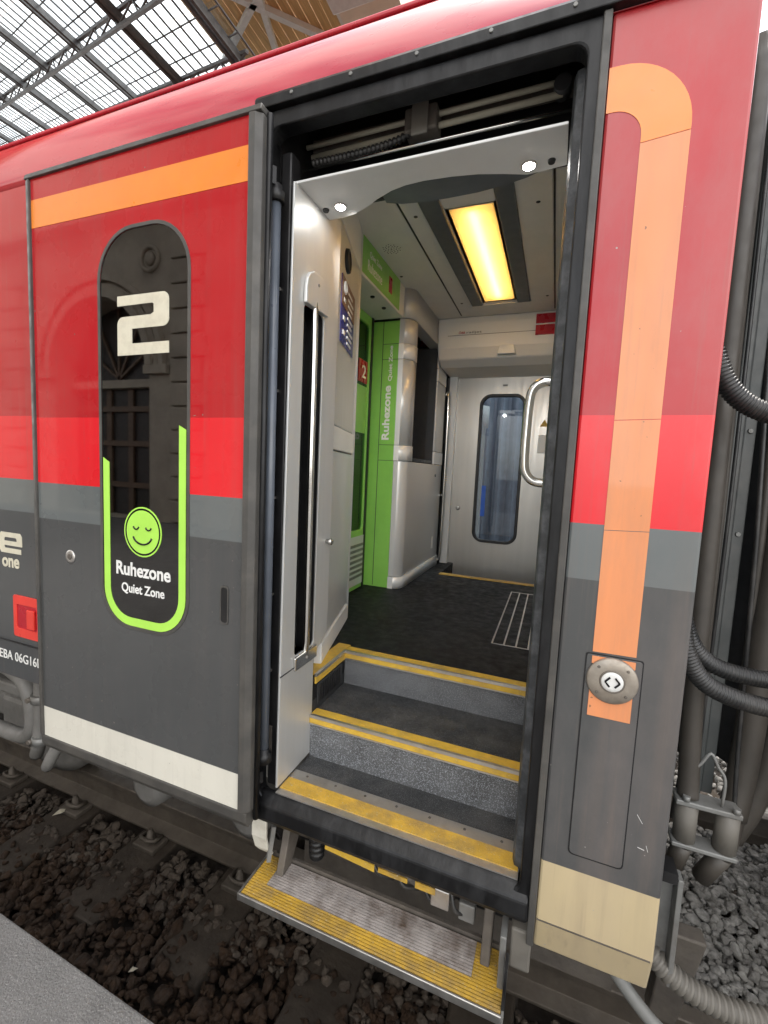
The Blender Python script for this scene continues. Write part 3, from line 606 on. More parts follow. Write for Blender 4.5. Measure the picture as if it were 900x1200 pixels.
sp_ = P('speaker_grille', MB().lathe((-.915, 1.12, 3.2485), 'z', [(.062, 0), (.062, .001)], 24), 'ceiling_grey')
for k in range(37):
    a = k*2.4; r = .052*math.sqrt(k/37); part('speaker_hole', MB().lathe((-.915+r*math.cos(a), 1.12+r*math.sin(a), 3.2478), 'z', [(.0034, 0), (.0034, .0006)], 6), 'black', sp_)
for x, y in ((-.70, .86), (-.70, 1.95), (-.14, 1.95), (-.97, 1.44), (-.16, .9)): part('ceiling_screw', MB().lathe((x, y, 3.2425), 'z', [(.008, 0), (.010, .0015)], 10), 'black', cl)

# ---- far side: header, door, rails
FD = 2.765
fh = P('far_header', MB().ext([(2.235, 3.249), (2.235, 3.20), (2.26, 3.03), (2.30, 2.955), (2.40, 2.915), (2.79, 2.905), (2.79, 3.249)], 'x', -.94, .0), 'panel_light', bevel=.012, label='cream header above the far door', seg=3)
part('header_seam', MB().box(-.86, -.02, 2.246, 2.252, 3.118, 3.122), 'iron_grey', fh)
hb = ((0, 2.232, 0), (1, 0, 0), (0, .146, .989), (0, -.989, .146))
def hyz(z): return 2.235+(3.20-z)*.147
for x0, x1, z0, z1, tx, m in ((-.775, -.725, 3.128, 3.148, 'ÖBB', 'red_sign'), (-.715, -.60, 3.124, 3.145, 'railjet', 'iron_grey')):
    text('header_lettering', tx, (x0, x1, z0, z1), ((0, hyz(3.136)-.003, 0), (1, 0, 0), (0, 0, 1), (0, -1, 0)), m, fh, bold=.01)
for z0, z1 in ((3.088, 3.155), (3.165, 3.228)):
    s_ = part('warning_label', MB().box(-.215, -.045, hyz((z0+z1)/2)-.010, hyz((z0+z1)/2)+.006, z0, z1), 'red_sign', fh, label='red emergency label')
part('lamp_box', MB().ext([(-.475, 2.965), (-.345, 2.965), (-.36, 3.03), (-.46, 3.03)], 'y', 2.235, 2.27), 'white_print', fh, bevel=.004)
fd = P('far_door', plate([(-.872, .92), (-.012, .92), (-.012, 2.935), (-.872, 2.935)], [rrect(-.655, -.285, 1.475, 2.755, .085, 6)], 'y', FD, FD+.03), 'steel_dark', label='brushed steel far door with tall window')
part('window_seal', plate(rrect(-.665, -.275, 1.465, 2.765, .095), [rrect(-.64, -.30, 1.49, 2.74, .07)], 'y', FD-.012, FD+.031), 'black', fd, bevel=.004)
part('window_pane', plate(rrect(-.645, -.295, 1.485, 2.745, .075), [], 'y', FD+.008, FD+.014), 'far_glass', fd)
part('door_knob', MB().lathe((-.80, FD, 1.76), 'y', [(.012, -.03), (.018, -.028), (.018, -.012), (.008, 0)], 14), 'steel_bright', fd)
part('blue_handle', MB().box(-.60, -.565, FD-.0145, FD-.0125, 1.70, 1.97), 'blue_plastic', fd)
part('switch_plate', MB().box(-.16, -.10, FD-.012, FD-.0005, 2.27, 2.42), 'panel_light', fd, bevel=.004)
tri = MB().ext([(-.155, 2.49), (-.085, 2.49), (-.12, 2.55)], 'y', FD-.0025, FD-.0005)
part('warning_triangle', tri, 'yellow', fd)
part('door_number', MB().box(-.48, -.44, FD-.0025, FD-.0005, 2.83, 2.845), 'iron_grey', fd)
fp = P('far_panel', MB().box(-.93, -.865, 2.705, 2.764, .95, 2.96), 'panel_grey', label='grey strip beside the recessed far handrail')
part('recess', MB().box(-.975, -.965, 2.621, 2.764, .95, 2.96), 'black', fp)
part('handrail', MB().tube(spline([(-.955, 2.66, 2.74), (-.925, 2.66, 2.71), (-.92, 2.66, 2.0), (-.925, 2.66, 1.33), (-.955, 2.66, 1.30)], 6), .0125, 12), 'steel_bright', fp)
part('handrail_clip', MB().box(-.955, -.91, 2.645, 2.675, 1.86, 1.88), 'steel_bright', fp)
P('far_ledge', MB().box(-1.2, XL-.001, 2.291, 2.764, 1.15, 1.249), 'floor_black')
nosing_f = P('step_nosing', MB().box(XL, XR, 2.23, 2.289, 1.2505, 1.255), 'yellow_worn', label='worn yellow nosing strip at the far stair')
P('stair_riser', MB().box(XL, XR, 2.291, 2.32, 1.07, 1.249), 'riser')
P('stair_tread', MB().box(XL, XR, 2.321, 2.76, .95, 1.10), 'tread')
P('corner_filler', MB().box(-1.05, -.96, 2.622, 2.64, 1.25, 3.249), 'cabinet_silver')
# ---- right interior wall, grab handle
P('right_wall', MB().box(-.006, .014, .115, 2.79, .9, 3.25), 'panel_light', label='pale wall on the right of the vestibule')
P('grab_handle', MB().tube(spline([(-.004, .42, 2.385), (-.06, .42, 2.385), (-.092, .42, 2.365), (-.103, .42, 2.32), (-.106, .42, 2.22), (-.106, .42, 2.13), (-.10, .42, 2.08), (-.075, .42, 2.05), (-.04, .42, 2.043), (-.004, .42, 2.043)], 7), .0155, 16), 'steel_bright', label='curved steel grab handle by the right jamb')
P('step_bumper', MB().box(-.030, -.008, .17, .30, 1.07, 1.30), 'yellow', bevel=.004, label='yellow block low on the right jamb')
P('jamb_cover', MB().ext([(-.022, 1.302), (-.007, 1.302), (-.007, 1.52), (-.014, 1.52)], 'y', .17, .30), 'panel_light', bevel=.003)

# ---- sliding door leaf
DY = -.072
x0, x1, z0, z1 = -1.893, -.902, .905, 3.07
win = rrect(-1.533, -1.135, 1.457, 2.825, .155, 9, .135)
dl = P('sliding_door', plate([(x0, z0), (x1, z0), (x1, z1), (x0, z1)], [win], 'y', DY, DY+.035), 'livery_door', label='red and grey sliding door leaf pushed open to the left')
SUB = lambda nm, mb, m, **kw: part(nm, mb, m, dl, **kw)
SUB('bottom_lip', MB().ext([(DY-.005, .9045), (DY+.035, .9045), (DY+.042, .846), (DY+.012, .842), (DY-.002, .868)], 'x', x0-.02, x1+.03), 'door_edge', bevel=.005)
SUB('edge_frame', MB().ext([(DY-.010, z1), (DY-.004, z1+.020), (DY+.045, z1+.020), (DY+.045, z1)], 'x', x0-.026, x1+.040), 'door_edge', bevel=.003)
SUB('edge_frame', MB().ext([(x0, DY-.010), (x0-.024, DY-.004), (x0-.026, DY+.045), (x0, DY+.045)], 'z', .906, z1-.001), 'door_edge', bevel=.003)
SUB('edge_frame', MB().ext([(x1, DY-.012), (x1+.022, DY-.010), (x1+.040, DY+.004), (x1+.042, DY+.048), (x1, DY+.048)], 'z', .906, z1-.001), 'door_edge', bevel=.004)
SUB('edge_seal', MB().tube([(x1+.045, DY+.03, .87), (x1+.045, DY+.03, 3.08)], .010, 10), 'rubber')
SUB('orange_stripe', MB().ext([(x0+.002, 2.897), (x1-.002, 2.889), (x1-.002, 2.988), (x0+.002, 2.996)], 'y', DY-.0012, DY-.0001), 'orange')
SUB('window_rim', plate(rrect(-1.545, -1.123, 1.445, 2.837, .167, 9, .147), [win], 'y', DY-.0025, DY+.010), 'door_edge', bevel=.001)
gl = SUB('window_pane', plate(rrect(-1.532, -1.136, 1.458, 2.824, .154, 9, .134), [], 'y', DY+.001, DY+.006), 'door_glass', label='dark reflecting door window')
SUB('window_film', plate(rrect(-1.505, -1.163, 1.482, 1.90, .03, 4, .11), [], 'y', DY+.0068, DY+.009), 'film_black')
# green U border
oU = [(-1.528, 2.062)]+arc((-1.396, 1.590), .132, 180, 270, 9)+arc((-1.272, 1.590), .132, 270, 360, 9)+[(-1.140, 2.164)]
iU = [(-1.170, 2.178)]+list(reversed(arc((-1.272, 1.590), .102, 270, 360, 9)))+list(reversed(arc((-1.396, 1.590), .102, 180, 270, 9)))+[(-1.498, 2.046)]
SUB('green_border', plate(oU+iU, [], 'y', DY-.0008, DY+.0009), 'green_sticker')
two = [(-1.449, 2.612), (-1.245, 2.610)]+arc((-1.24, 2.585), .025, 90, 0, 5)+[(-1.215, 2.527)]+arc((-1.24, 2.527), .026, 0, -90, 5)+[(-1.381, 2.501), (-1.381, 2.452), (-1.215, 2.452), (-1.215, 2.414), (-1.449, 2.414)]+arc((-1.424, 2.517), .025, 180, 90, 5)+[(-1.295, 2.542), (-1.281, 2.548), (-1.281, 2.575), (-1.288, 2.579), (-1.449, 2.579)]
SUB('class_numeral', plate(two, [], 'y', DY-.0012, DY+.0009), 'cream_print')
c0 = (-1.336, 1.806)
def disc(r, y0_, y1_): return plate([(c0[0]+r*math.cos(a*.19635), c0[1]+r*math.sin(a*.19635)) for a in range(32)], [], 'y', y0_, y1_)
sm = SUB('smiley_sticker', plate([(c0[0]+.089*math.cos(a*.19635), c0[1]+.089*math.sin(a*.19635)) for a in range(32)], [[(c0[0]+.084*math.cos(a*.19635), c0[1]+.084*math.sin(a*.19635)) for a in range(32)]], 'y', DY-.0008, DY+.0009), 'green_sticker')
SUB('smiley_ring', plate([(c0[0]+.084*math.cos(a*.19635), c0[1]+.084*math.sin(a*.19635)) for a in range(32)], [[(c0[0]+.077*math.cos(a*.19635), c0[1]+.077*math.sin(a*.19635)) for a in range(32)]], 'y', DY-.0006, DY+.0009), 'film_black')
SUB('smiley_face', disc(.077, DY-.0008, DY+.0009), 'green_sticker')
for cx in (-1.366, -1.307): SUB('smiley_eye', MB().tube([(cx+.013*math.cos(R(a)), DY-.001, 1.826+.012*math.sin(R(a))) for a in range(190, 351, 20)], .0032, 6), 'film_black')
SUB('smiley_mouth', MB().tube([(-1.336+.047*math.cos(R(a)), DY-.001, 1.800+.038*math.sin(R(a))) for a in range(200, 341, 14)], .0038, 6), 'film_black')
text('window_lettering', 'Ruhezone', (-1.466, -1.206, 1.642, 1.692), front(DY-.0002), 'white_print', dl, bold=.025)
text('window_lettering', 'Quiet Zone', (-1.440, -1.234, 1.574, 1.615), front(DY-.0002), 'white_print', dl, bold=.02)
lk = SUB('lock_cylinder', MB().lathe((-1.713, DY, 1.676), 'y', [(.019, -.004), (.026, -.002), (.026, 0)], 20), 'alu')
SUB('lock_core', MB().lathe((-1.713, DY-.0045, 1.676), 'y', [(.010, -.002), (.012, 0)], 12), 'iron_dirty')
SUB('recessed_grip', plate(rrect(-.992, -.957, 1.534, 1.665, .012, 4), [rrect(-.987, -.962, 1.541, 1.658, .009, 4)], 'y', DY-.003, DY-.0001), 'door_edge', bevel=.001)
SUB('grip_hollow', plate(rrect(-.987, -.962, 1.541, 1.658, .009, 4), [], 'y', DY-.0012, DY-.0001), 'black')
SUB('door_carrier', MB().box(-1.2, -1.0, DY+.036, DY+.05, 3.0, 3.07), 'iron_grey')

# ---- writing and fittings on the body left of the door
ex, ez = -2.29, 1.622
P('body_lettering', plate([(ex+.03, ez), (ex+.15, ez), (ex+.15, ez+.022), (ex+.04, ez+.022), (ex+.034, ez+.034), (ex+.158, ez+.034), (ex+.158, ez+.078), (ex+.146, ez+.092), (ex+.014, ez+.092), (ex, ez+.078), (ex, ez+.016), (ex+.012, ez)], [[(ex+.036, ez+.054), (ex+.036, ez+.064), (ex+.042, ez+.07), (ex+.116, ez+.07), (ex+.122, ez+.064), (ex+.122, ez+.054)]], 'y', -.0014, -.0002), 'cream_print')
text('body_lettering', 'one', (-2.275, -2.155, 1.557, 1.60), front(-.0002), 'cream_print', CAR, bold=.03)
text('body_lettering', 'EBA 06G16D', (-2.315, -2.015, 1.13, 1.172), front(-.0002), 'white_print', CAR, bold=.005)
rb = P('release_box', plate(rrect(-2.2, -2.03, 1.252, 1.44, .012, 4), [rrect(-2.176, -2.04, 1.292, 1.40, .008, 3)], 'y', -.005, -.0002), 'red_plastic', label='red emergency release box on the body side', bevel=.002)
part('release_hollow', MB().box(-2.176, -2.04, -.0022, -.0002, 1.292, 1.40), 'red_sign', rb)
part('release_handle', MB().box(-2.10, -2.05, -.012, -.0023, 1.30, 1.385), 'red_plastic', rb, bevel=.003)
P('body_seam', MB().box(-4, -1.95, -.003, -.0002, 1.216, 1.222), 'black')

# ---- orange hook and door button on the corner panel
XO, XI, XB = .218, .121, .044
hk = [(XB, 3.003)]+arc((.067, 2.852), .151, 90, 0, 12)+[(XO, 2.837), (XI, 2.828)]+arc((.060, 2.845), .061, 0, 90, 8)+[(XB, 2.906)]
P('orange_hook', plate(hk, [], 'y', -.0012, -.0001), 'orange', label='orange curved stripe on the corner panel')
P('orange_stripe', MB().ext([(XI, 2.8265), (XO, 2.8355), (XO, 2.210), (XI, 2.207)], 'y', -.0012, -.0001), 'orange_faded_haze', label='faded orange stripe with painted-in reflection haze down the corner panel')
P('orange_stripe', MB().ext([(XI, 2.2055), (XO, 2.2085), (XO, 1.945), (XI, 1.941)], 'y', -.0012, -.0001), 'orange_faded_haze')
P('orange_stripe', MB().ext([(XI, 1.9395), (XO, 1.9435), (XO, 1.634), (XI, 1.632)], 'y', -.0012, -.0001), 'orange_faded_haze')
P('equipment_cover', plate(rrect(.106, .236, 1.075, 1.628, .006, 3, .012), [], 'y', -.0012, -.0002), 'black')
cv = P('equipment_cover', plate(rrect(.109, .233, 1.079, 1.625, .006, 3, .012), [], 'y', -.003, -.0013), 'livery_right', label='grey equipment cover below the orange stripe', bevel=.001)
part('orange_patch', MB().ext([(XI, 1.603), (XI, 1.622), (XO, 1.622), (XO, 1.603)], 'y', -.0042, -.0031), 'orange_faded_haze', cv)
part('orange_patch', MB().ext([(XI, 1.466), (XI, 1.535), (XO, 1.535), (XO, 1.466)], 'y', -.0042, -.0031), 'orange_faded_haze', cv)
db = P('door_button', MB().lathe((.170, -.0043, 1.566), 'y', [(.030, -.0060), (.056, -.0060), (.0562, -.0058), (.0585, -.003), (.0587, 0)], 40), 'button_metal', label='round metal door button with arrow symbol')
part('button_ring', MB().tube([(.170+.027*math.cos(a*.2618), -.0105, 1.566+.027*math.sin(a*.2618)) for a in range(24)], .0025, 8, closed=True), 'iron_dirty', db)
part('button_cap', MB().lathe((.170, -.0105, 1.566), 'y', [(.018, -.003), (.025, -.0015), (.026, .001)], 24), 'panel_light', db)
for s in (-1, 1):
    part('arrow', MB().bar((.170+s*.006, -.0145, 1.578), (.170+s*.0165, -.0145, 1.566), .004, .004).bar((.170+s*.0165, -.0145, 1.566), (.170+s*.006, -.0145, 1.554), .004, .004), 'film_black', db)
for a in (45, 135, 225, 315): part('button_screw', MB().lathe((.170+.046*math.cos(R(a)), -.0108, 1.566+.046*math.sin(R(a))), 'y', [(.003, -.001), (.004, 0)], 8), 'iron_dirty', db)

for a, b in (((.255, -.001, 1.235), (.268, -.001, 1.215)), ((.281, -.001, 1.16), (.286, -.001, 1.145)), ((.263, -.001, 1.150), (.278, -.001, 1.147)), ((.21, -.001, 1.30), (.214, -.001, 1.27))):
    P('paint_scratch', MB().bar(a, b, .0010, .0008), 'panel_light')
# ---- below the threshold: mechanism and folding step
P('step_housing', MB().box(-.86, .03, .26, .28, .55, .835).box(-.86, .03, .032, .26, .826, .835), 'black', label='dark housing behind the folding step')
P('warning_strip', MB().ext([(-.63, .778), (-.45, .764), (-.45, .788), (-.63, .802)], 'y', .034, .038), 'yellow', label='yellow warning strip under the threshold')
P('warning_strip', MB().box(-.44, -.34, .045, .049, .758, .774), 'yellow_worn')
P('warning_strip', MB().box(-.315, -.25, .05, .054, .75, .772), 'yellow_worn')
P('step_spring', corrugated([(-.70, .10, .78), (-.70, .11, .66)], .024, .022, .010), 'black')
P('step_actuator', MB().tube([(-.66, .13, .70), (-.20, .13, .70)], .022, 12), 'iron_dirty')
P('step_actuator', MB().box(-.27, -.21, .08, .13, .68, .745), 'alu', bevel=.004)
P('step_actuator', MB().box(-.18, -.13, .09, .14, .66, .72), 'iron_grey', bevel=.004)
for k in range(5): P('hanging_cable', MB().tube(spline([(-.58+.09*k, .12, .78), (-.55+.09*k, .085, .73-.01*k), (-.50+.09*k, .12, .68)], 5), .007, 8), 'hose_black')
fs = P('folding_step', MB().box(-.885, -.026, -.080, .085, .600, .6165), 'iron_dirty', label='extended folding step with yellow ribbed border')
part('front_trim', MB().box(-.89, -.024, -.088, -.0805, .596, .621), 'alu', fs, bevel=.002)
part('end_trim', MB().box(-.892, -.8855, -.088, .085, .596, .621), 'alu', fs)
part('end_trim', MB().box(-.0255, -.019, -.088, .085, .596, .621), 'iron_grey', fs)
part('rear_bar', MB().box(-.86, -.05, .088, .098, .60, .632), 'iron_dirty', fs)
ry, rw = MB(), MB()
for k in range(17):
    y = -.078+.0096*k
    if y < -.024: ry.box(-.883, -.028, y, y+.0066, .6167, .6205)
    else:
        ry.box(-.883, -.822, y, y+.0066, .6167, .6205); ry.box(-.115, -.028, y, y+.0066, .6167, .6205); rw.box(-.821, -.116, y, y+.0066, .6167, .6205)
part('yellow_ribs', ry, 'yellow_worn', fs, kind='stuff'); part('grey_ribs', rw, 'alu_worn', fs, kind='stuff')
for x in (-.80, -.085):
    P('step_arm', MB().ext([(.02, .62), (.075, .62), (.16, .74), (.15, .80), (.07, .80), (.05, .72)], 'x', x-.014, x+.014), 'iron_dirty', bevel=.004, label='grey steel arm of the folding step')
    P('arm_pivot', MB().lathe((x-.022, .09, .76), 'x', [(.014, 0), (.016, .01), (.016, .044), (.010, .046)], 12), 'iron_dirty')
P('step_bracket', MB().box(-.045, -.028, -.02, .05, .60, .78), 'iron_grey', bevel=.003)
P('step_stop', MB().box(-.026, -.0185, -.07, -.02, .60, .74), 'black')
P('skirt_end', MB().ext([(.0, .80), (.0, .68), (.014, .665), (.04, .665), (.04, .80)], 'x', -.018, .037), 'hose_dusty', bevel=.006)
P('skirt_bracket', MB().ext([(.0, .838), (.0, .76), (.02, .70), (.045, .665), (.055, .665), (.03, .70), (.012, .76), (.012, .838)], 'x', -.905, -.845), 'cream_skirt', bevel=.003)
P('hinge_bar', MB().bar((-.832, .03, .80), (-.845, .02, .67), .03, .014), 'iron_grey')
# beam hanging below the doorway
P('side_beam', MB().box(-.86, .30, .30, .34, .40, .62), 'iron_dirty')

# ---- bogie on the left
bg_ = P('bogie', MB().box(-4.6, -2.45, .42, .56, .42, .62).box(-4.6, -2.65, .36, .60, .62, .70), 'bogie_grey', bevel=.02, label='grey bogie frame below the carriage body')
for xw in (-2.95, -5.4):
    part('wheel', MB().lathe((xw, .66, .45), 'y', [(.02, -.09), (.11, -.09), (.12, -.03), (.36, -.02), (.39, -.05), (.455, -.05), (.46, .08), (.485, .09), (.485, .12), (.1, .12)], 40), 'bogie_grey', bg_)
part('axle_box', MB().box(-3.10, -2.80, .40, .56, .32, .58), 'bogie_grey', bg_, bevel=.03)
P('bogie_pipe', MB().tube(spline([(-2.33, .18, 1.03), (-2.335, .18, .9), (-2.34, .18, .75), (-2.36, .18, .60), (-2.42, .2, .5)], 6), .032, 12), 'bogie_grey', label='grey vertical pipe beside the bogie')
P('bogie_pipe', MB().tube(spline([(-2.9, .22, .93), (-2.6, .20, .92), (-2.46, .19, .86), (-2.42, .19, .7), (-2.5, .2, .58), (-2.8, .22, .54)], 6), .038, 12), 'bogie_grey', label='bent grey pipe beside the bogie')
for z in (.62, .84):
    P('pipe_clamp', MB().lathe((-2.337, .18, z), 'z', [(.045, -.02), (.045, .02)], 16), 'iron_grey')
    P('clamp_bolt', MB().lathe((-2.36, .125, z), 'y', [(.014, 0), (.014, .03)], 6), 'iron_dirty')
P('skirt_plate', MB().ext([(-2.24, 1.05), (-2.02, 1.05), (-2.02, .80), (-2.14, .72), (-2.2, .74)], 'y', .10, .13), 'bogie_grey', bevel=.01)
P('ladder_bracket', MB().tube(spline([(-2.12, .16, .82), (-2.10, .12, .72), (-2.14, .10, .62), (-2.2, .12, .55)], 6), .028, 10), 'bogie_grey')
P('brake_cylinder', MB().lathe((-1.75, .42, .46), 'y', [(.06, -.14), (.10, -.12), (.12, -.02), (.12, .15)], 24), 'bogie_grey')
P('brake_cylinder', MB().lathe((-1.2, .46, .44), 'y', [(.06, -.12), (.10, -.10), (.11, -.02), (.11, .15)], 24), 'bogie_grey')
P('underframe_beam', MB().box(-2.3, -.88, .50, .60, .40, .80), 'bogie_grey', bevel=.02)

# ---- gangway and hoses at the carriage end
bl = []
for k in range(13): bl += [(.34+.08*k, .80), (.38+.08*k, .73)]
P('gangway_bellows', MB().ext(bl+[(1.42, .80), (1.42, 2.05), (.34, 2.05)], 'z', 1.02, 3.45), 'bellows', label='black pleated gangway bellows at the carriage end')
P('gangway_frame', MB().box(.545, .575, .62, .70, .95, 3.4), 'gangway_plate', bevel=.004, label='grey upright of the gangway frame')
P('gangway_frame', MB().box(.580, .615, .64, .70, .95, 3.4), 'gangway_plate', bevel=.004)
for z in (1.4, 1.9, 2.25, 2.35, 2.8): P('frame_bolt', MB().lathe((.598, .64, z), 'y', [(.007, -.006), (.009, 0)], 8), 'iron_grey')
P('end_pipe', MB().tube(spline([(.405, .28, 3.2), (.408, .28, 2.7), (.412, .28, 2.2), (.415, .28, 1.8), (.42, .28, 1.5), (.432, .275, 1.22), (.435, .27, 1.152)], 6), .027, 14), 'hose_brown', label='brown grey pipe running down the carriage end')
P('end_pipe', MB().tube(spline([(.73, .60, 2.9), (.715, .60, 2.3), (.70, .60, 1.8), (.69, .60, 1.4), (.68, .60, 1.1), (.66, .58, .93)], 6), .042, 14), 'hose_brown', label='thick brown hose behind the corrugated hoses')
P('end_pipe', MB().tube(spline([(.83, .66, 2.2), (.81, .66, 1.6), (.785, .66, 1.2), (.74, .66, .95), (.69, .66, .80)], 6), .040, 14), 'hose_brown', label='rightmost brown hose at the carriage end')
P('corrugated_hose', corrugated([(.325, .10, 2.40), (.36, .10, 2.315), (.405, .11, 2.265), (.47, .12, 2.235), (.56, .14, 2.225)], .0215, .0085, .005), 'hose_black', label='upper black corrugated hose at the carriage end')
P('corrugated_hose', corrugated([(.325, .10, 1.72), (.345, .10, 1.635), (.38, .11, 1.575), (.43, .12, 1.54), (.52, .14, 1.515), (.62, .16, 1.51)], .0215, .0085, .005), 'hose_black', label='front one of the two lower black corrugated hoses')
P('corrugated_hose', corrugated([(.345, .18, 1.72), (.375, .18, 1.64), (.42, .19, 1.59), (.50, .20, 1.565), (.66, .23, 1.555)], .0205, .0085, .005), 'hose_black', label='rear one of the two lower black corrugated hoses')
for k, (xa, xb, y, r) in enumerate(((.46, .47, .45, .007), (.485, .50, .48, .010), (.52, .525, .52, .006), (.64, .66, .62, .012), (.50, .55, .30, .006))):
    P('hanging_cable', MB().tube(spline([(xa, y, 3.2), (xa+.006, y, 2.5), ((xa+xb)/2, y-.02, 1.9), (xb, y, 1.3), (xb+.01*(k-2), y, .95)], 6), r, 8), 'hose_brown' if k % 2 else 'hose_black')
br = P('pipe_bracket', MB().box(.40, .56, .24, .30, 1.135, 1.15), 'iron_grey', bevel=.003, label='grey bracket clamping two pipe ends')
part('lower_plate', MB().box(.40, .56, .24, .30, 1.005, 1.018), 'iron_grey', br, bevel=.003)
for x in (.435, .535): part('clamp_sleeve', MB().tube([(x, .27, 1.019), (x, .27, 1.134)], .029, 16), 'hose_dusty', br)
for x in (.425, .545): part('bracket_bolt', MB().lathe((x, .245, 1.15), 'z', [(.010, 0), (.010, .016)], 6), 'iron_grey', br)
part('wire_loop', MB().tube(spline([(.435, .26, 1.15), (.432, .26, 1.225), (.455, .26, 1.265), (.475, .26, 1.30), (.495, .26, 1.265), (.515, .26, 1.23), (.515, .26, 1.15)], 4), .0045, 8), 'iron_grey', br)
P('hose_stub', MB().tube([(.437, .27, 1.004), (.425, .29, .915)], .025, 14), 'hose_brown')
P('hose_stub', MB().tube([(.535, .27, 1.004), (.50, .30, .89)], .026, 14), 'hose_brown')
P('hose_stub', MB().tube(spline([(.66, .58, .93), (.64, .55, .86), (.60, .5, .80)], 4), .036, 14), 'hose_brown')
P('end_channel', MB().box(.392, .405, .12, .16, .68, 1.0).box(.36, .392, .155, .16, .68, 1.0), 'iron_grey', bevel=.002, label='grey steel channel behind the corner panel')
P('end_channel', MB().box(.335, .385, .10, .16, 1.0, 1.03), 'black')
P('ribbed_conduit', corrugated([(.30, .17, .78), (.355, .15, .735), (.41, .14, .700), (.47, .14, .675), (.56, .15, .655), (.72, .18, .65)], .026, .017, .010), 'hose_dusty', label='dusty ribbed conduit crossing the lit ballast')
P('grey_cable', MB().tube(spline([(.25, .10, .70), (.31, .085, .645), (.37, .08, .595), (.45, .08, .55), (.56, .09, .525), (.72, .1, .52)], 8), .018, 12), 'cable_grey', label='smooth grey cable below the ribbed conduit')
P('coupler_beam', MB().ext([(.45, .62), (.56, .62), (.50, .30), (.42, .30)], 'y', .36, .42), 'iron_dirty', bevel=.006)
P('buffer_beam', MB().box(-.4, X1-.02, .36, 2.45, .42, .62), 'iron_dirty', bevel=.01)

# ---- neighbouring carriage beyond the gangway
NC = thing('train_car', (6, 1.415, 0), 'next red and grey carriage coupled beyond the gangway bellows', 'train')
part('body_side', MB().box(1.45, 9, 0, .04, .80, 3.12), 'livery_left', NC)
part('far_body_side', MB().box(1.45, 9, 2.79, 2.83, .80, 3.12), 'livery_left', NC)
mb = MB(); n = len(rpf)
for xa in (1.45, 9): mb.v += [(xa, y, z) for y, z in rpf]
mb.f += [(i, i+1, n+i+1, n+i) for i in range(n-1)]; mb.sm += [True]*(n-1)
part('roof', mb, 'roof_paint', NC)
part('end_wall', MB().ext([(.04, .80), (.04, 3.12)]+[(y, z) for y, z in inn if z > 3.13]+[(2.79, 3.12), (2.79, .80)], 'x', 1.47, 1.52), 'gangway_plate', NC)
part('underframe', MB().box(1.55, 9, .2, 2.6, .5, .80), 'iron_dirty', NC)
# ================================================================== STATION
# glass roof: rafters run across the track, trusses lean with the roof
U = Vector((-.909, .302, .288)); V = Vector((0, 1, 0)); N_ = U.cross(V).normalized()
if N_.z < 0: N_ = -N_
O = Vector((-6.0, 2.4, 8+.317*6.0))
SR = thing('glass_roof', (-16, 8, .55), 'steel and glass station roof seen at the upper left', 'roof')
def rp_(u, v, h=0): return O+U*u+V*v+N_*h
NU, NV, DU, DV, V0 = 14, 11, 2.0, 1.7, -9.0
q = [U*.02+V*.02, U*(DU-.02)+V*.02, U*(DU-.02)+V*(DV-.02), U*.02+V*(DV-.02)]
mb = MB().add([p for p in q]+[p-N_*.006 for p in q], [(0, 1, 2, 3), (7, 6, 5, 4), (0, 4, 5, 1), (1, 5, 6, 2), (2, 6, 7, 3), (3, 7, 4, 0)])
pm = mb.mesh('glass_pane'); pm.materials.append(MATS['roof_glass'])
for i in range(NU):
    for j in range(NV):
        g = bpy.data.objects.new('glass_pane', pm); COL.objects.link(g); g.parent = SR; g.matrix_parent_inverse = WM[SR.name].inverted(); g.location = rp_(i*DU, V0+j*DV)
def rpart(nm, mb, m): return part(nm, mb, m, SR)
UE, VE = NU*DU, V0+NV*DV
for i in range(int(UE/.36)+1): rpart('glazing_bar', MB().bar(rp_(i*.36, V0, -.02), rp_(i*.36, VE, -.02), .024, .03), 'roof_steel')
for j in range(int((VE-V0)/.5)+1): rpart('glazing_bar', MB().bar(rp_(0, V0+.5*j, -.04), rp_(UE, V0+.5*j, -.04), .02, .02), 'roof_steel')
for j in range(12):    # lattice trusses
    v = V0+.4+1.55*j; mb = MB(); h = .34
    mb.bar(rp_(0, v, -.10), rp_(UE, v, -.10), .06, .06); mb.bar(rp_(0, v, -.10-h), rp_(UE, v, -.10-h), .06, .06)
    for k in range(int(UE/.5)): mb.bar(rp_(k*.5, v, -.10-(h if k % 2 else 0)), rp_(k*.5+.5, v, -.10-(0 if k % 2 else h)), .028, .028)
    rpart('lattice_truss', mb, 'roof_steel')
for i in range(12):
    u = .3+2.4*i
    for d in (-.09, .09): rpart('main_rafter', MB().bar(rp_(u+d, V0, -.2), rp_(u+d, VE, -.2), .06, .14), 'roof_steel')
rpart('valley_beam', MB().bar(rp_(0, 4.2, -.35), rp_(UE, 4.2, -.35), .10, .16), 'roof_rust')
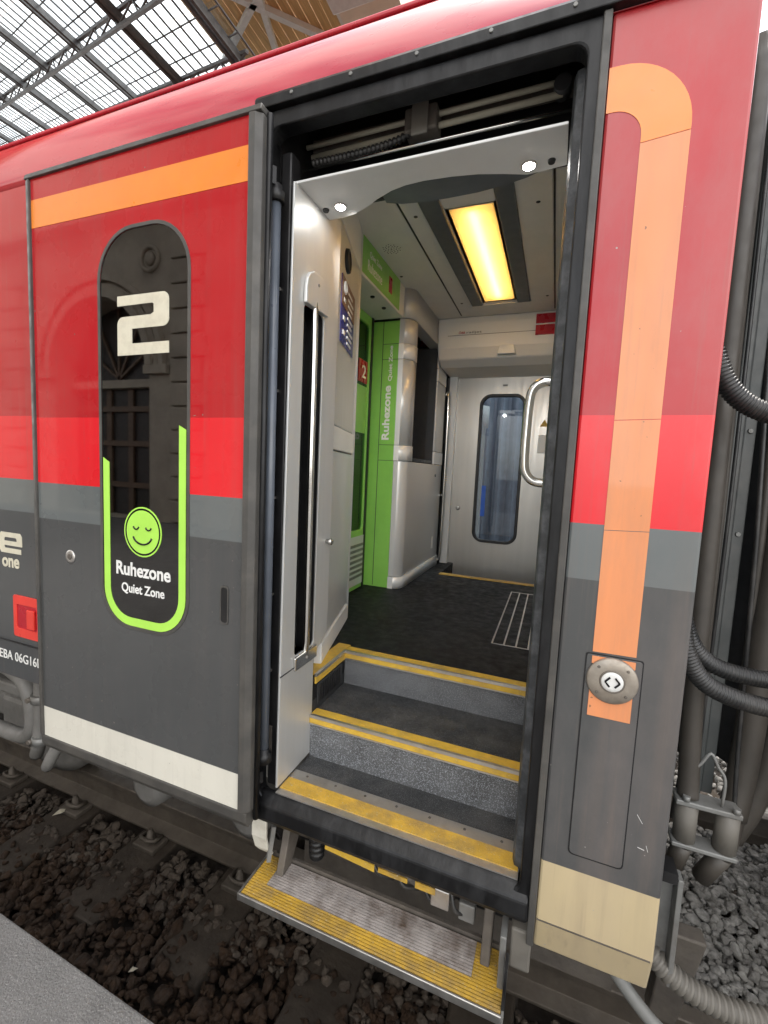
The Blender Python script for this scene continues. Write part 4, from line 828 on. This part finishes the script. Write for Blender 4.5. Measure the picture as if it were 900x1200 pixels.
# timber canopy with white braces
TC = thing('timber_canopy', (-6, 8, .55), 'ochre timber canopy with white braces beside the glass roof', 'canopy')
for k in range(16):
    x = -8.7+.23*k; part('plank', MB().box(x, x+.218, -5, 12, 12.4, 12.44), 'timber', TC)
for a, b in (((-8.7, 8.6, 12.3), (-5.2, 6.6, 12.3)), ((-8.5, 6.3, 12.3), (-5.2, 9.6, 12.3)), ((-7.6, 9.8, 12.28), (-6.4, 6.2, 12.28))): part('brace', MB().bar(a, b, .13, .13), 'white_paint', TC)
part('canopy_beam', MB().box(-8.8, -5.0, 6.0, 6.2, 12.1, 12.39), 'timber', TC)
CG = thing('gable_wall', (-4.3, 12.5, .55), 'cream masonry end gable of the station hall', 'wall')
part('arch_wall', MB().ext([(-8, 14.5), (13, 14.5), (13, .55), (12, .55), (12, 9.5), (10.5, 11.2), (8.5, 11.6), (-4, 11.6), (-6.5, 11.0), (-7.2, 9.5), (-7.2, .55), (-8, .55)], 'x', -5.0, -3.7), 'cream_render', CG)
for k in range(9): part('moulding_block', MB().box(-5.06, -3.64, -3.6+1.3*k, -2.7+1.3*k, 11.45, 11.599), 'white_paint', CG, bevel=.03)
part('edge_moulding', MB().box(-5.12, -5.001, -4, 8.5, 11.7, 12.0), 'white_paint', CG)
# corrugated wall and column beyond the far door
CW = thing('corrugated_wall', (-1.5, 6, -.3), 'blue grey corrugated wall seen through the far door window', 'wall')
pf = []
for k in range(40): pf += [(-6+.22*k, 6.0), (-5.93+.22*k, 5.93), (-5.89+.22*k, 5.93), (-5.82+.22*k, 6.0)]
part('sheet', MB().ext(pf+[(2.8, 6.1), (-6, 6.1)], 'z', -.3, 4.6), 'corrugated', CW)
part('top_rail', MB().box(-6, 2.8, 5.85, 6.15, 4.6, 4.75), 'roof_steel', CW)
solo('pillar', MB().lathe((-1.02, 4.9, -.32), 'z', [(.14, 0), (.12, .3), (.10, .4), (.095, 3.0), (.13, 3.05), (.13, 3.3)], 20), 'white_paint', 'pale round pillar seen through the far door window', 'pillar')
# facade across the platform, mirrored in the door window
SB = thing('station_building', (-14, -7.3, .55), 'stone station building with arches mirrored in the door window', 'building')
FYY = -7.0
holes = []
for cx in (-11.0, -17.5, -24): 
    holes.append([(cx-1.7, .56)]+[(cx-1.7*math.cos(R(180*k/16)), 4.3+1.7*math.sin(R(180*k/16))) for k in range(17)]+[(cx+1.7, .56)])
part('wall', plate([(-30, .55), (-3.4, .55), (-3.4, 10.5), (-30, 10.5)], holes, 'y', FYY-.6, FYY), 'facade', SB)
for cx in (-11.0, -17.5, -24):
    for r0, r1, d in ((1.72, 1.90, .16), (1.901, 2.05, .09), (2.12, 2.26, .14)):
        oo = [(cx-r1*math.cos(R(180*k/20)), 4.3+r1*math.sin(R(180*k/20))) for k in range(21)]; ii = [(cx-r0*math.cos(R(180*k/20)), 4.3+r0*math.sin(R(180*k/20))) for k in range(21)]
        part('archivolt', plate(oo+ii[::-1], [], 'y', FYY+.001, FYY+d), 'facade', SB)
    part('doorway', MB().box(cx-1.75, cx+1.75, FYY-.75, FYY-.61, .55, 6.1), 'facade_dark', SB)
    for q in (-1.15, -.4, .4, 1.15): part('door_stile', MB().box(cx+q-.09, cx+q+.09, FYY-.60, FYY-.54, .56, 3.89), 'facade_wood', SB)
    for zz in (1.3, 2.4, 3.3): part('door_rail', MB().box(cx-1.6, cx+1.6, FYY-.539, FYY-.50, zz, zz+.14), 'facade_wood', SB)
    for q in range(1, 6): part('fanlight_bar', MB().bar((cx, FYY-.55, 4.15), (cx+1.65*math.cos(R(30*q)), FYY-.55, 4.3+1.65*math.sin(R(30*q))), .06, .06), 'facade_wood', SB)
    part('transom', MB().box(cx-1.7, cx+1.7, FYY-.6, FYY-.4, 3.9, 4.1), 'facade', SB)
    for s in (-1, 1): part('impost', MB().box(cx+s*2.0-.35, cx+s*2.0+.35, FYY+.001, FYY+.14, 4.1, 4.3), 'facade', SB)
    mc = cx+1.75
    part('medallion', MB().tube([(mc+.27*math.cos(a*.2618), FYY+.03, 6.75+.27*math.sin(a*.2618)) for a in range(24)], .05, 8, closed=True), 'facade', SB)
    part('medallion_boss', MB().lathe((mc, FYY, 6.75), 'y', [(.16, 0), (.14, .05), (.05, .08)], 16), 'facade', SB)
    for k in range(12): part('quoin', MB().box(cx+2.45, cx+3.3+(.15 if k % 2 else 0), FYY+.001, FYY+.09, .6+.55*k, 1.11+.55*k), 'facade', SB, bevel=.02)
part('cornice', MB().ext([(FYY+.001, 7.6), (FYY+.25, 7.75), (FYY+.25, 7.95), (FYY+.1, 8.0), (FYY+.001, 8.05)], 'x', -30, -3.4), 'facade', SB)
